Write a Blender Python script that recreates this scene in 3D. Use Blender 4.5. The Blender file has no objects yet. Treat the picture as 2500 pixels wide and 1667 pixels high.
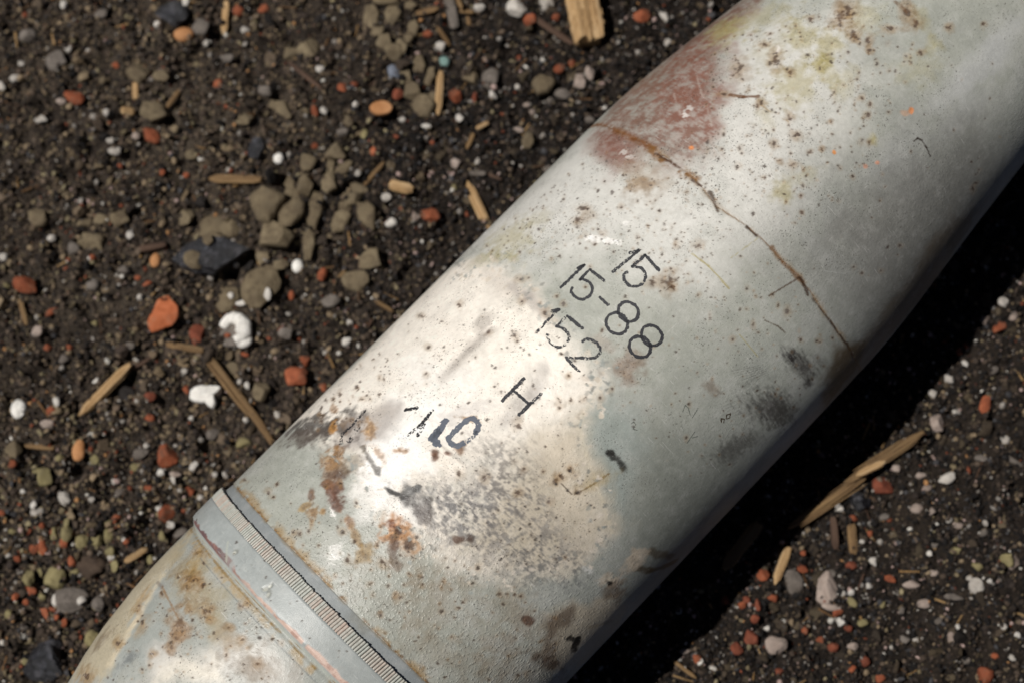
import bpy, math
import numpy as np
from mathutils import Matrix

# ------------------------------------------------------------------ camera, world, sun
scene = bpy.context.scene
CAM = np.array([0.024258, -0.097643, 0.787071])          # metres, shell axis lies along X
CM = np.array([[0.69650006, 0.70507091, -0.1332767],
               [-0.71642482, 0.67287258, -0.18433116],
               [-0.0402883, 0.2238694, 0.97378609]])      # right, up, back
FPX = 4272.4                                              # focal length in pixels of a 2500 px wide frame
cam_data = bpy.data.cameras.new('camera')
cam_data.sensor_width = 36.0
cam_data.lens = FPX / 2500 * 36
cam_data.clip_start = 0.02
cam_data.clip_end = 50
cam_data.dof.use_dof = True
cam_data.dof.focus_distance = 0.642
cam_data.dof.aperture_fstop = 8.5
cam = bpy.data.objects.new('camera', cam_data)
scene.collection.objects.link(cam)
m = Matrix.Identity(4)
for i in range(3):
    for j in range(3):
        m[i][j] = CM[i, j]
    m[i][3] = CAM[i]
cam.matrix_world = m
scene.camera = cam

SUN_TRAVEL = np.array([0.32, -0.345, -1.0])
SUN_TRAVEL /= np.linalg.norm(SUN_TRAVEL)
sun_elev = math.asin(-SUN_TRAVEL[2])
sun_az = math.atan2(-SUN_TRAVEL[0], -SUN_TRAVEL[1])       # from +Y towards +X
world = bpy.data.worlds.new('World')
scene.world = world
world.use_nodes = True
wn = world.node_tree.nodes
sky = wn.new('ShaderNodeTexSky')
sky.sky_type = 'NISHITA'
sky.sun_disc = False
sky.sun_elevation = sun_elev
sky.sun_rotation = sun_az
sky.air_density = 0.19
sky.dust_density = 0.4
wn['Background'].inputs['Strength'].default_value = 0.05
world.node_tree.links.new(sky.outputs['Color'], wn['Background'].inputs['Color'])
sun_data = bpy.data.lights.new('sun', 'SUN')
sun_data.energy = 5.0
sun_data.angle = math.radians(0.53)
sun_data.color = (1.0, 0.965, 0.915)
sun = bpy.data.objects.new('sun', sun_data)
scene.collection.objects.link(sun)
zax = -SUN_TRAVEL
xax = np.cross([0, 1, 0], zax); xax /= np.linalg.norm(xax)
yax = np.cross(zax, xax)
sm = Matrix.Identity(4)
for i in range(3):
    sm[i][0], sm[i][1], sm[i][2] = xax[i], yax[i], zax[i]
sm[0][3], sm[1][3], sm[2][3] = -0.5, 0.5, 2.0
sun.matrix_world = sm
vs = scene.view_settings
vs.view_transform = 'Standard'
vs.look = 'None'
vs.exposure = -0.27
vs.gamma = 1.0
vs.use_curve_mapping = False

# ------------------------------------------------------------------ helpers
rng = np.random.default_rng(7)
COL = scene.collection


def lin(h):
    h = h.lstrip('#')
    v = np.array([int(h[i:i + 2], 16) for i in (0, 2, 4)]) / 255.0
    return np.where(v <= 0.04045, v / 12.92, ((v + 0.055) / 1.055) ** 2.4)


def hsh(ix, iy, seed):
    n = (ix * 374761393 + iy * 668265263 + seed * 1442695041) & 0xffffffff
    n = ((n ^ (n >> 13)) * 1274126177) & 0xffffffff
    return ((n ^ (n >> 16)) & 0xffff) / 65535.0


def vn(x, y, seed=0):
    x = np.asarray(x, float); y = np.asarray(y, float)
    ix = np.floor(x).astype(np.int64); iy = np.floor(y).astype(np.int64)
    fx = x - ix; fy = y - iy
    fx = fx * fx * (3 - 2 * fx); fy = fy * fy * (3 - 2 * fy)
    a = hsh(ix, iy, seed); b = hsh(ix + 1, iy, seed)
    c = hsh(ix, iy + 1, seed); d = hsh(ix + 1, iy + 1, seed)
    return (a + (b - a) * fx) * (1 - fy) + (c + (d - c) * fx) * fy


def fbm(x, y, seed=0, octv=4, gain=0.5):
    t = 0; a = 1.0; s = 0
    for o in range(octv):
        t = t + a * vn(x * 2 ** o + 17.3 * o, y * 2 ** o - 9.1 * o, seed + o)
        s += a; a *= gain
    return t / s


def ss(e0, e1, x):
    t = np.clip((x - e0) / (e1 - e0), 0, 1)
    return t * t * (3 - 2 * t)


def mesh_obj(name, verts, faces, mat, parent=None, smooth=True):
    me = bpy.data.meshes.new(name)
    verts = np.asarray(verts, np.float32)
    faces = np.asarray(faces, np.int32)
    me.vertices.add(len(verts)); me.vertices.foreach_set('co', verts.ravel())
    k = faces.shape[1]
    me.loops.add(faces.size); me.loops.foreach_set('vertex_index', faces.ravel())
    me.polygons.add(len(faces))
    me.polygons.foreach_set('loop_start', np.arange(0, faces.size, k, dtype=np.int32))
    me.polygons.foreach_set('use_smooth', np.full(len(faces), smooth, dtype=bool))
    me.update(calc_edges=True)
    if mat:
        me.materials.append(mat)
    o = bpy.data.objects.new(name, me)
    COL.objects.link(o)
    if parent:
        o.parent = parent
    return o


def set_attr(o, name, arr):
    arr = np.asarray(arr, np.float32)
    if arr.ndim == 2:
        a = o.data.attributes.new(name, 'FLOAT_COLOR', 'POINT')
        c = np.ones((len(arr), 4), np.float32); c[:, :3] = arr
        a.data.foreach_set('color', c.ravel())
    else:
        a = o.data.attributes.new(name, 'FLOAT', 'POINT')
        a.data.foreach_set('value', arr.ravel())


def tag(o, label, cat, group=None, kind=None):
    if label: o['label'] = label
    if cat: o['category'] = cat
    if group: o['group'] = group
    if kind: o['kind'] = kind
    return o


def grid_faces(n0, n1, wrap=False):
    i = np.arange(n0 - 1)[:, None]
    j = np.arange(n1 if wrap else n1 - 1)[None, :]
    j2 = (j + 1) % n1
    f = np.stack([i * n1 + j, (i + 1) * n1 + j, (i + 1) * n1 + j2, i * n1 + j2], -1)
    return f.reshape(-1, 4)


class NT:
    """small helper for node trees"""
    def __init__(self, name):
        self.m = bpy.data.materials.new(name); self.m.use_nodes = True
        self.t = self.m.node_tree; self.b = self.t.nodes['Principled BSDF']

    def n(self, typ, **kw):
        nd = self.t.nodes.new(typ)
        for k, v in kw.items():
            if k in nd.inputs.keys():
                nd.inputs[k].default_value = v
            else:
                setattr(nd, k, v)
        return nd

    def l(self, a, b):
        self.t.links.new(a, b)

    def noise(self, vec, scale, detail=4, rough=0.55):
        nd = self.n('ShaderNodeTexNoise'); nd.inputs['Scale'].default_value = scale
        nd.inputs['Detail'].default_value = detail; nd.inputs['Roughness'].default_value = rough
        if vec is not None: self.l(vec, nd.inputs['Vector'])
        return nd.outputs['Fac']

    def ramp(self, fac, stops):
        r = self.n('ShaderNodeValToRGB'); e = r.color_ramp.elements
        while len(e) < len(stops): e.new(0.5)
        for k, (p, c) in enumerate(stops):
            e[k].position = p
            e[k].color = (*c, 1) if hasattr(c, '__len__') else (c, c, c, 1)
        self.l(fac, r.inputs['Fac']); return r.outputs['Color']

    def mix(self, fac, a, b, blend='MIX'):
        nd = self.n('ShaderNodeMix'); nd.data_type = 'RGBA'; nd.blend_type = blend
        for s, v in ((nd.inputs[0], fac), (nd.inputs[6], a), (nd.inputs[7], b)):
            if hasattr(v, 'is_output'): self.l(v, s)
            elif hasattr(v, '__len__'): s.default_value = (*v, 1)
            else: s.default_value = v
        return nd.outputs[2]

    def math(self, op, a, b=0.0):
        nd = self.n('ShaderNodeMath'); nd.operation = op
        for s, v in ((nd.inputs[0], a), (nd.inputs[1], b)):
            if hasattr(v, 'is_output'): self.l(v, s)
            else: s.default_value = v
        return nd.outputs[0]

    def bump(self, h, strength, dist):
        nd = self.n('ShaderNodeBump'); nd.inputs['Strength'].default_value = strength
        nd.inputs['Distance'].default_value = dist
        self.l(h, nd.inputs['Height']); self.l(nd.outputs['Normal'], self.b.inputs['Normal'])

    def coord(self, which='Object', scale=(1, 1, 1)):
        tc = self.n('ShaderNodeTexCoord'); mp = self.n('ShaderNodeMapping')
        mp.inputs['Scale'].default_value = scale
        self.l(tc.outputs[which], mp.inputs['Vector']); return mp.outputs['Vector']

    def attr(self, name, out='Color'):
        a = self.n('ShaderNodeAttribute'); a.attribute_name = name; return a.outputs[out]


# ------------------------------------------------------------------ surveying: photo point -> place in the world
RB = 76.0                                                  # body radius, mm
AXZ = 76.0                                                 # axis height, mm
GZ = 0.010                                                 # mean soil level, m (the shell has sunk a little)
PROF_S = np.array([-118, -116, -100, -88, -75, -58, -46, -36, -25, -22.6, -22.5, 0, 205, 218, 232, 246, 260, 276, 293, 310, 327, 360, 400, 450, 500, 550, 590, 610])
PROF_R = np.array([61.5, 63.5, 66.6, 69.8, 72.3, 74.4, 75.3, 75.6, 75.6, 75.6, 76, 76, 76, 75.8, 75.2, 74.0, 72.5, 70.7, 68.8, 67.2, 65.6, 62, 56.5, 48, 38.5, 28, 20, 17])


def prof(s):
    return np.interp(s, PROF_S, PROF_R)


def ray(px, py):
    px = np.asarray(px, float); py = np.asarray(py, float)
    d = np.stack([px - 1250, -(py - 833.5), np.full(px.shape, -FPX)], -1) @ CM.T
    return d / np.linalg.norm(d, axis=-1, keepdims=True)


def surf(px, py):
    """(axial mm, arc mm) on the shell under a photo point"""
    d = ray(px, py); C = CAM * 1000
    r = np.full(d.shape[:-1], RB)
    for _ in range(5):
        cy, cz = C[1], C[2] - AXZ
        A = d[..., 1] ** 2 + d[..., 2] ** 2
        b = cy * d[..., 1] + cz * d[..., 2]
        q = cy * cy + cz * cz - r * r
        D = np.maximum(b * b - A * q, 0)
        t = (-b - np.sqrt(D)) / A
        P = C + t[..., None] * d
        r = prof(P[..., 0])
    return P[..., 0], np.arctan2(-P[..., 1], P[..., 2] - AXZ) * RB


def ground_pt(px, py, z=GZ):
    d = ray(px, py)
    t = (z - CAM[2]) / d[..., 2]
    return CAM + t[..., None] * d


def to_px(P):
    q = (np.asarray(P) - CAM) @ CM
    return 1250 + FPX * q[..., 0] / -q[..., 2], 833.5 - FPX * q[..., 1] / -q[..., 2]


def gh(x, y):
    """soil height in metres"""
    X = np.asarray(x) * 1000; Y = np.asarray(y) * 1000
    h = 6.5 * (fbm(X / 38, Y / 38, 3, 3) - 0.5) + 10.0 * (fbm(X / 11, Y / 11, 11, 3, 0.62) - 0.5)
    r1 = fbm(X / 15, Y / 15, 61, 2, .5); h = h + 4.0 * (.8 - np.abs(2 * r1 - 1) * 2.2)
    h = h + 5.0 * (fbm(X / 4.6, Y / 4.6, 83, 2, .6) - .5)
    return GZ + (h - 1.2) / 1000

# ------------------------------------------------------------------ shell paint: colour, gloss and relief laid on the surface (mm)
class Canvas:
    def __init__(self, s, a, base):
        self.s, self.a = s, a
        self.var = .16
        self.S, self.A = np.meshgrid(s, a, indexing='ij')
        self.c = np.zeros(self.S.shape + (3,)) + base
        self.r = np.full(self.S.shape, 0.44)
        self.h = np.zeros(self.S.shape)
        self.f1 = fbm(self.S / 1.1, self.A / 1.1, 101, 2)
        self.f3 = fbm(self.S / 3.2, self.A / 3.2, 111, 3)
        self.f9 = fbm(self.S / 9.0, self.A / 9.0, 121, 4, 0.6)
        self.f30 = fbm(self.S / 30.0, self.A / 30.0, 131, 4)
        self.hoop = fbm(self.S / 0.75, self.A / 3.0, 141, 3, 0.68)      # streaks round the girth
        self.edge = .6 * self.f9 + .25 * self.f3 + .15 * self.f1
        self.axi = fbm(self.S / 9.0, self.A / 0.8, 151, 3, 0.6)       # streaks along the axis

    def win(self, s0, s1, a0, a1):
        i0, i1 = np.searchsorted(self.s, [s0, s1]); j0, j1 = np.searchsorted(self.a, [a0, a1])
        return slice(max(i0 - 1, 0), i1 + 1), slice(max(j0 - 1, 0), j1 + 1)

    def put(self, w, mask, col, rough=None, h=0.0):
        mask = np.clip(mask, 0, 1)
        if col is not None:
            k = mask[..., None]
            self.c[w] = self.c[w] * (1 - k) + k * col * (1 + self.var * ((self.f1[w] - .5) + .7 * (self.f3[w] - .5)))[..., None]
        if rough is not None:
            self.r[w] = self.r[w] * (1 - mask) + mask * rough
        if np.any(h):
            self.h[w] += mask * h

    def blob(self, px, py, rx, ry, col, alpha=1.0, ang=0.0, soft=0.35, rag=0.7, tex='f3', rough=None, h=0.0, surfpt=None):
        s0, a0 = surf(px, py)
        e = 3.0
        sx1, ax1 = surf(px + e, py); sx0, ax0 = surf(px - e, py)
        sy1, ay1 = surf(px, py + e); sy0, ay0 = surf(px, py - e)
        J = np.array([[sx1 - sx0, sy1 - sy0], [ax1 - ax0, ay1 - ay0]]) / (2 * e)
        for _ in range(2):
            if abs(np.linalg.det(J)) < 0.006: J = J + np.eye(2) * 0.06
        g = 1.5 + soft + rag
        ext = np.abs(J) @ np.array([max(rx, ry), max(rx, ry)]) * g
        w = self.win(s0 - ext[0], s0 + ext[0], a0 - ext[1], a0 + ext[1])
        if self.S[w].size == 0: return
        Ji = np.linalg.inv(J)
        ds = self.S[w] - s0; da = self.A[w] - a0
        u = Ji[0, 0] * ds + Ji[0, 1] * da; v = Ji[1, 0] * ds + Ji[1, 1] * da
        t = math.radians(ang)
        uu = (u * math.cos(t) + v * math.sin(t)) / rx; vv = (-u * math.sin(t) + v * math.cos(t)) / ry
        d = np.sqrt(uu * uu + vv * vv)
        n = getattr(self, tex)[w]
        d = d + rag * (n - 0.5) * 2 + .5 * (self.f1[w] - .5)
        self.var = .6 if max(rx, ry) < 46 else .2
        self.put(w, alpha * ss(1 + soft, 1 - soft, d), None if col is None else lin(col), rough, h)
        self.var = .16

    def line(self, pts, wpx, col, alpha=1.0, soft=0.5, rag=0.8, tex='f3', brk=None, rough=None, h=0.0, wob=0.0):
        P = np.array(pts, float); s, a = surf(P[:, 0], P[:, 1])
        self.sline(s, a, wpx * 0.152, col, alpha, soft, rag, tex, brk, rough, h, wob)

    def sline(self, s, a, wmm, col, alpha=1.0, soft=0.5, rag=0.8, tex='f3', brk=None, rough=None, h=0.0, wob=0.0):
        m_ = wmm * 2.5 + wob + 1.0
        for k in range(len(s) - 1):
            w = self.win(min(s[k], s[k + 1]) - m_, max(s[k], s[k + 1]) + m_, min(a[k], a[k + 1]) - m_, max(a[k], a[k + 1]) + m_)
            S = self.S[w]; A = self.A[w]
            if S.size == 0: continue
            if wob:
                S = S + wob * (self.f9[w] - 0.5) * 2 + wob * 0.5 * (self.f3[w] - 0.5) * 2
                A = A + wob * (self.f9[w].mean() - 0.5)
            vs_, va = s[k + 1] - s[k], a[k + 1] - a[k]
            L2 = vs_ * vs_ + va * va + 1e-9
            t = np.clip(((S - s[k]) * vs_ + (A - a[k]) * va) / L2, 0, 1)
            d = np.hypot(S - s[k] - t * vs_, A - a[k] - t * va) / (wmm / 2)
            d = d + rag * (getattr(self, tex)[w] - 0.5) * 2
            mk = alpha * ss(1 + soft, 1 - soft, d)
            if brk is not None: mk = mk * ss(brk, brk + 0.12, self.f9[w] * 0.6 + self.f3[w] * 0.4)
            self.put(w, mk, None if col is None else lin(col), rough, h)

    def poly(self, pts, col, alpha=1.0, soft=2.0, rag=3.0, tex='f9', mul=None, rough=None, h=0.0):
        P = np.array(pts, float); s, a = surf(P[:, 0], P[:, 1])
        g = soft + rag + 1
        w = self.win(s.min() - g, s.max() + g, a.min() - g, a.max() + g)
        S = self.S[w]; A = self.A[w]
        d2 = np.full(S.shape, 1e9); inside = np.zeros(S.shape, bool)
        for k in range(len(s)):
            s0, a0, s1, a1 = s[k], a[k], s[(k + 1) % len(s)], a[(k + 1) % len(s)]
            vs_, va = s1 - s0, a1 - a0
            t = np.clip(((S - s0) * vs_ + (A - a0) * va) / (vs_ * vs_ + va * va + 1e-9), 0, 1)
            d2 = np.minimum(d2, (S - s0 - t * vs_) ** 2 + (A - a0 - t * va) ** 2)
            cr = ((a0 > A) != (a1 > A)) & (S < (s1 - s0) * (A - a0) / (a1 - a0 + 1e-12) + s0)
            inside ^= cr
        d = np.sqrt(d2) * np.where(inside, -1, 1) + rag * (getattr(self, tex)[w] - 0.5) * 2
        mk = alpha * ss(soft, -soft, d)
        if mul is not None: mk = mk * mul(self, w)
        self.put(w, mk, None if col is None else lin(col), rough, h)

    def rust(self, px, py, r, dark='#452e20', halo='#93703f', ha=0.6, el=1.0, ang=0, hr=1.9):
        self.blob(px, py, r * hr, r * hr * el, halo, ha * .8, ang, 0.75, 0.9)
        self.blob(px, py, r * .8, r * .8 * el, dark, 0.82, ang, 0.45, 0.95, 'f1', rough=0.85, h=-0.08)


def dense_arc(step, lo=-135.0, hi=130.0, ncoarse=26):
    a = np.arange(lo, hi, step)
    full = 2 * math.pi * RB
    return np.concatenate([a, np.linspace(a[-1] + step * 2, lo + full - step * 2, ncoarse)])


def lathe(cv, rad):
    th = cv.A / RB
    r = rad + cv.h
    return np.stack([cv.S, -r * np.sin(th), AXZ + r * np.cos(th)], -1).reshape(-1, 3) / 1000


shell = bpy.data.objects.new('artillery_shell', None)
COL.objects.link(shell)
tag(shell, 'worn grey painted artillery shell with black stencilled numbers lying diagonally on dark soil', 'artillery shell')

# --- the painted steel material: colour, gloss and relief from the surface attributes plus fine grain
g = NT('weathered_grey_paint')
vec = g.coord('Object')
fine = g.noise(vec, 2600, 3, 0.6)
mid = g.noise(vec, 700, 5, 0.65)
grit = g.noise(vec, 1500, 2, 0.5)
c0 = g.attr('paint')
blot = g.noise(vec, 170, 6, .72)
c0 = g.mix(g.math('MULTIPLY', g.ramp(blot, [(.36, 1.0), (.52, 0.0)]), .20), c0, g.mix(1.0, c0, (.62, .62, .62), 'MULTIPLY'))
c0 = g.mix(g.math('MULTIPLY', g.ramp(blot, [(.52, 0.0), (.68, 1.0)]), .16), c0, (.70, .69, .66))
for (sc, thr, colr_, amt) in (((2600, 120, 120), .67, (.72, .71, .68), .45), ((130, 2300, 2300), .68, (.70, .69, .66), .40), ((1900, 260, 700), .69, (.16, .13, .10), .45), ((420, 1500, 500), .70, (.20, .16, .11), .4)):
    sv = g.coord('Object', sc)
    c0 = g.mix(g.math('MULTIPLY', g.ramp(g.noise(sv, 1.0, 3, .6), [(thr, 0.0), (thr + .05, 1.0)]), amt), c0, colr_)
c1 = g.mix(g.math('MULTIPLY', g.math('SUBTRACT', 1.0, mid), 0.34), c0, g.mix(1.0, c0, (0.62, 0.60, 0.56), 'MULTIPLY'))
spk = g.ramp(grit, [(0.60, 0.0), (0.70, 1.0)])
c2 = g.mix(g.math('MULTIPLY', spk, g.attr('speck', 'Fac')), c1, (0.035, 0.026, 0.020))
hl = g.ramp(g.noise(vec, 1900, 2, 0.5), [(0.66, 0.0), (0.76, 1.0)])
c3 = g.mix(g.math('MULTIPLY', hl, 0.22), c2, (0.72, 0.70, 0.66))
g.l(c3, g.b.inputs['Base Color'])
rr = g.math('ADD', g.attr('rough', 'Fac'), g.math('MULTIPLY', g.math('SUBTRACT', mid, 0.5), 0.25))
g.l(rr, g.b.inputs['Roughness'])
wv = g.n('ShaderNodeTexWave'); wv.wave_type = 'BANDS'; wv.bands_direction = 'X'
wv.inputs['Scale'].default_value = 330; wv.inputs['Distortion'].default_value = 2.5; wv.inputs['Detail'].default_value = 1
g.l(vec, wv.inputs['Vector'])
hgt = g.math('ADD', g.math('MULTIPLY', fine, 0.35), g.math('MULTIPLY', mid, 0.55))
hgt = g.math('ADD', hgt, g.math('MULTIPLY', wv.outputs['Fac'], g.math('MULTIPLY', g.attr('lathe', 'Fac'), 0.07)))
hgt = g.math('ADD', hgt, g.math('MULTIPLY', g.ramp(g.noise(vec, 900, 1, 0.4), [(0.52, 0.0), (0.72, 1.0)]), g.attr('blister', 'Fac')))
g.bump(hgt, 0.55, 0.00022)
g.b.inputs['Specular IOR Level'].default_value = 0.5
MAT_PAINT = g.m


def finish(o, cv, speck, blister, lathe_):
    set_attr(o, 'paint', np.clip(cv.c.reshape(-1, 3), 0.004, 0.92))
    set_attr(o, 'rough', np.clip(cv.r.ravel(), 0.2, 0.95))
    set_attr(o, 'speck', np.clip(speck.ravel(), 0, 1))
    set_attr(o, 'blister', np.clip(blister.ravel(), 0, 3))
    set_attr(o, 'lathe', np.clip(lathe_.ravel(), 0, 1))


# --- body
sb = np.concatenate([np.arange(0, 345, 0.47), np.linspace(346, 610, 60)])
ab = dense_arc(0.47)
b = Canvas(sb, ab, lin('#aaaca2'))
whole = (slice(None), slice(None))
b.put(whole, ss(0.40, 0.65, b.f30) * 0.45, lin('#abaea6'))
b.put(whole, ss(0.52, 0.75, b.f9) * 0.25, lin('#8e918b'))
b.put(whole, ss(0.50, 0.72, b.hoop) * 0.16, lin('#b9bab6'))
cloud = fbm(b.S / 14, b.A / 14, 171, 5, .68)
b.put(whole, ss(.50, .62, cloud) * .35, lin('#bdbdb7'))
b.put(whole, ss(.47, .36, cloud) * .28, lin('#94978f'))
# chalky pale zones, then darker greys over the flank
b.poly([(1130, 620), (1450, 320), (1640, 420), (1790, 540), (1740, 720), (1600, 680), (1480, 620), (1330, 640), (1200, 650)], '#dcdad4', 0.78, 18, 12)
b.poly([(1640, 420), (1730, 200), (1800, 60), (2080, 40), (2110, 260), (2020, 420), (1900, 580), (1740, 520)], '#d9d7d1', 0.74, 22, 14)
b.poly([(1700, 280), (1800, 200), (1980, 330), (1900, 500), (1760, 480)], '#d8d6d0', 0.5, 16, 14, tex='f9')
for (x, y, rx, ry, an) in [(2350, 180, 120, 26, -48), (2440, 120, 60, 30, -50), (2180, 380, 120, 30, -40), (2330, 300, 90, 24, -45), (2080, 560, 110, 40, 40), (2220, 440, 60, 60, 0), (2010, 620, 80, 20, 45)]:
    b.blob(x, y, rx, ry, '#c2c3c1', 0.42, an, 0.7, 0.9, 'f9')
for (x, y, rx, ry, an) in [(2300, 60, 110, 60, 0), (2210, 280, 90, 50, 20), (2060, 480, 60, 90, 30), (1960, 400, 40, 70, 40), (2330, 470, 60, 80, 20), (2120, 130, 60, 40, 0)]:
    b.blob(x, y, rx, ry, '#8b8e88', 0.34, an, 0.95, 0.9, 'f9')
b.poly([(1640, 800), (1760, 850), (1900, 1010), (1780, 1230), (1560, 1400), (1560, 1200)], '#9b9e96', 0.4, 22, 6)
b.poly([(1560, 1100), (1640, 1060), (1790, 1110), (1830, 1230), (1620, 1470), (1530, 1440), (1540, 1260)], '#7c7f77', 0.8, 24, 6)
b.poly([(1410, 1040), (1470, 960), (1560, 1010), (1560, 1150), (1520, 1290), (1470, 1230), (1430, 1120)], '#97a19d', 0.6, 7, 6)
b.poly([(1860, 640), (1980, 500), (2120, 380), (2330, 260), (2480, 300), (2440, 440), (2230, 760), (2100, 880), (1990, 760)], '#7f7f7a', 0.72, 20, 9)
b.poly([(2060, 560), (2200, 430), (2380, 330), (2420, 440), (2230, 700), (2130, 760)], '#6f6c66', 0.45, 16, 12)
b.line([(2470, 60), (2420, 130), (2350, 210), (2290, 260)], 60, '#b9bab7', 0.55, 1.0, 1.0, 'f9')
# red primer showing at the shoulder
prim = lambda s_, w: .42 + .58 * ss(0.34, 0.58, s_.f3[w] * 0.35 + s_.f9[w] * .25 + s_.hoop[w] * 0.25 + s_.f1[w] * .15)
b.poly([(1440, 350), (1500, 250), (1650, 120), (1810, 0), (1900, -40), (1830, 40), (1770, 100), (1768, 230), (1745, 380), (1650, 405), (1560, 385), (1480, 405)], '#76503f', 0.86, 8, 9, mul=prim)
b.poly([(1640, 150), (1700, 90), (1765, 110), (1760, 240), (1745, 360), (1690, 300), (1660, 330), (1600, 260)], '#85503f', 0.5, 7, 8, mul=prim)
b.poly([(1440, 380), (1460, 320), (1530, 330), (1560, 400), (1500, 430)], '#7d5448', 0.7, 5, 6, mul=prim)
for (x, y, l) in [(1700, 180, 60), (1722, 240, 70), (1690, 260, 50), (1730, 320, 60), (1660, 300, 40), (1645, 230, 50)]:
    b.line([(x, y), (x + 16, y + l)], 5, '#bdb1a7', 0.5, 1.0, 1.0, 'f1', brk=.40)
# yellowed patches
for (x, y, rx, ry, al) in [(1770, 75, 40, 26, .75), (1850, 45, 70, 26, .45), (1955, 85, 32, 40, .7), (1935, 205, 52, 44, .62), (2030, 110, 34, 28, .72), (2005, 165, 26, 18, .7), (1998, 145, 14, 10, .6), (2065, 185, 30, 14, .35), (1912, 470, 22, 34, .7),
                           (1960, 430, 40, 18, .35), (2132, 340, 8, 12, .8), (2250, 45, 16, 30, .35), (2240, 170, 44, 36, .3), (2055, 215, 22, 20, .45), (1870, 290, 18, 30, .35), (1180, 640, 60, 18, .5), (1240, 585, 50, 34, .55), (1300, 540, 40, 16, .3), (2110, 40, 40, 30, .45), (2025, 180, 20, 26, .55), (2280, 110, 14, 18, .5), (1885, 120, 40, 30, .3)]:
    b.blob(x, y, rx, ry, '#a89c62', al * .8, -20, 0.8, 1.0, 'f3')
b.line([(1690, 620), (1730, 650), (1780, 705)], 4, '#a39558', 0.8, .6, .5)
b.line([(1805, 817), (1850, 870)], 3, '#a59a66', 0.6)
b.line([(1785, 630), (1850, 582)], 2.5, '#a39a6e', 0.6)
# burnt cream patch
b.poly([(1105, 650), (1150, 640), (1210, 660), (1285, 700), (1330, 750), (1390, 830), (1440, 890), (1475, 925), (1450, 980), (1412, 1030), (1430, 1110), (1465, 1220), (1492, 1300), (1440, 1370), (1340, 1400), (1210, 1415), (1120, 1390), (1030, 1320), (960, 1290), (905, 1230), (875, 1130), (800, 1075), (700, 1040), (720, 980), (850, 905), (1000, 752)],
       '#efe6d9', 0.95, 6.0, 9.0, tex='edge', mul=lambda s_, w: .66 + .34 * ss(.30, .55, s_.f3[w]), rough=0.5)
b.poly([(1110, 660), (1210, 680), (1300, 760), (1400, 900), (1380, 1010), (1300, 1080), (1100, 1080), (900, 1080), (760, 1000), (860, 905), (1000, 760)], '#f6efe4', .75, 8, 8)
b.poly([(1415, 1030), (1440, 1110), (1480, 1220), (1510, 1290), (1430, 1370), (1250, 1400), (1150, 1330), (1250, 1150), (1330, 1050)], '#c3b59c', 0.62, 9, 8)
b.poly([(1080, 1180), (1200, 1120), (1330, 1160), (1420, 1300), (1300, 1400), (1130, 1370)], '#a89f90', 0.22, 14, 9)
b.line([(1468, 935), (1425, 1010), (1413, 1040), (1432, 1110), (1470, 1225), (1495, 1300)], 10, '#d9cdb4', 0.30, 1.0, .8)
b.poly([(1180, 660), (1290, 705), (1330, 760), (1250, 740), (1200, 700)], '#c9bfb4', 0.5, 3, 4)
# white powder, with the sun's highlight painted into its brightest blobs
for (x, y, rx, ry, al) in [(960, 1075, 80, 50, .95), (930, 1140, 60, 60, .95), (1020, 1000, 90, 60, .6), (985, 1240, 60, 34, .75), (900, 1230, 34, 50, .5), (1060, 930, 110, 60, .4), (1010, 1120, 50, 26, .8)]:
    b.blob(x, y, rx, ry, '#fbf8f3', al, 20, 0.6, 0.7, 'f9')
for (x, y, rx, ry, al, an) in [(1451, 583, 24, 8, 1, 12), (1490, 588, 24, 7, 1, 10), (1525, 545, 8, 5, .8, 0), (1525, 372, 10, 6, .9, 0), (1540, 385, 12, 6, .9, 0), (1672, 282, 9, 8, .55, 0), (1685, 265, 6, 6, .5, 0), (1899, 122, 5, 8, .95, 0), (812, 1250, 5, 14, .8, -20), (818, 1350, 16, 20, .6, 30), (1180, 570, 10, 4, .7, 0), (1437, 1390, 12, 8, .5, 0)]:  # small white marks; the pair on the red primer are painted glints
    b.blob(x, y, rx, ry, '#f7f5f0', al, an, 0.3, 0.9, 'f1', rough=.35)
# grey bruises and painted dent shadows inside the cream
b.line([(1195, 805), (1150, 840), (1110, 885), (1080, 920)], 30, '#a89f97', 0.5, 1.0, 1.0, 'f9', brk=.36)  # shadow of the long dent painted in grey, core below
b.line([(1195, 805), (1160, 835), (1120, 870)], 14, '#938b84', 0.35, 1.0, 1.0, 'f3')
b.line([(1250, 700), (1290, 730), (1330, 770)], 22, '#b1a9a2', 0.6, 0.9, 0.6)
b.line([(1330, 895), (1300, 960), (1240, 1020)], 34, '#b9b2ab', 0.6, 0.9, 0.6)
b.blob(1180, 790, 16, 26, '#8d837b', 0.5, 30, .7, .6)
b.blob(1120, 1010, 60, 18, '#cfc8c2', 0.5, -20, .8, .7)
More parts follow.
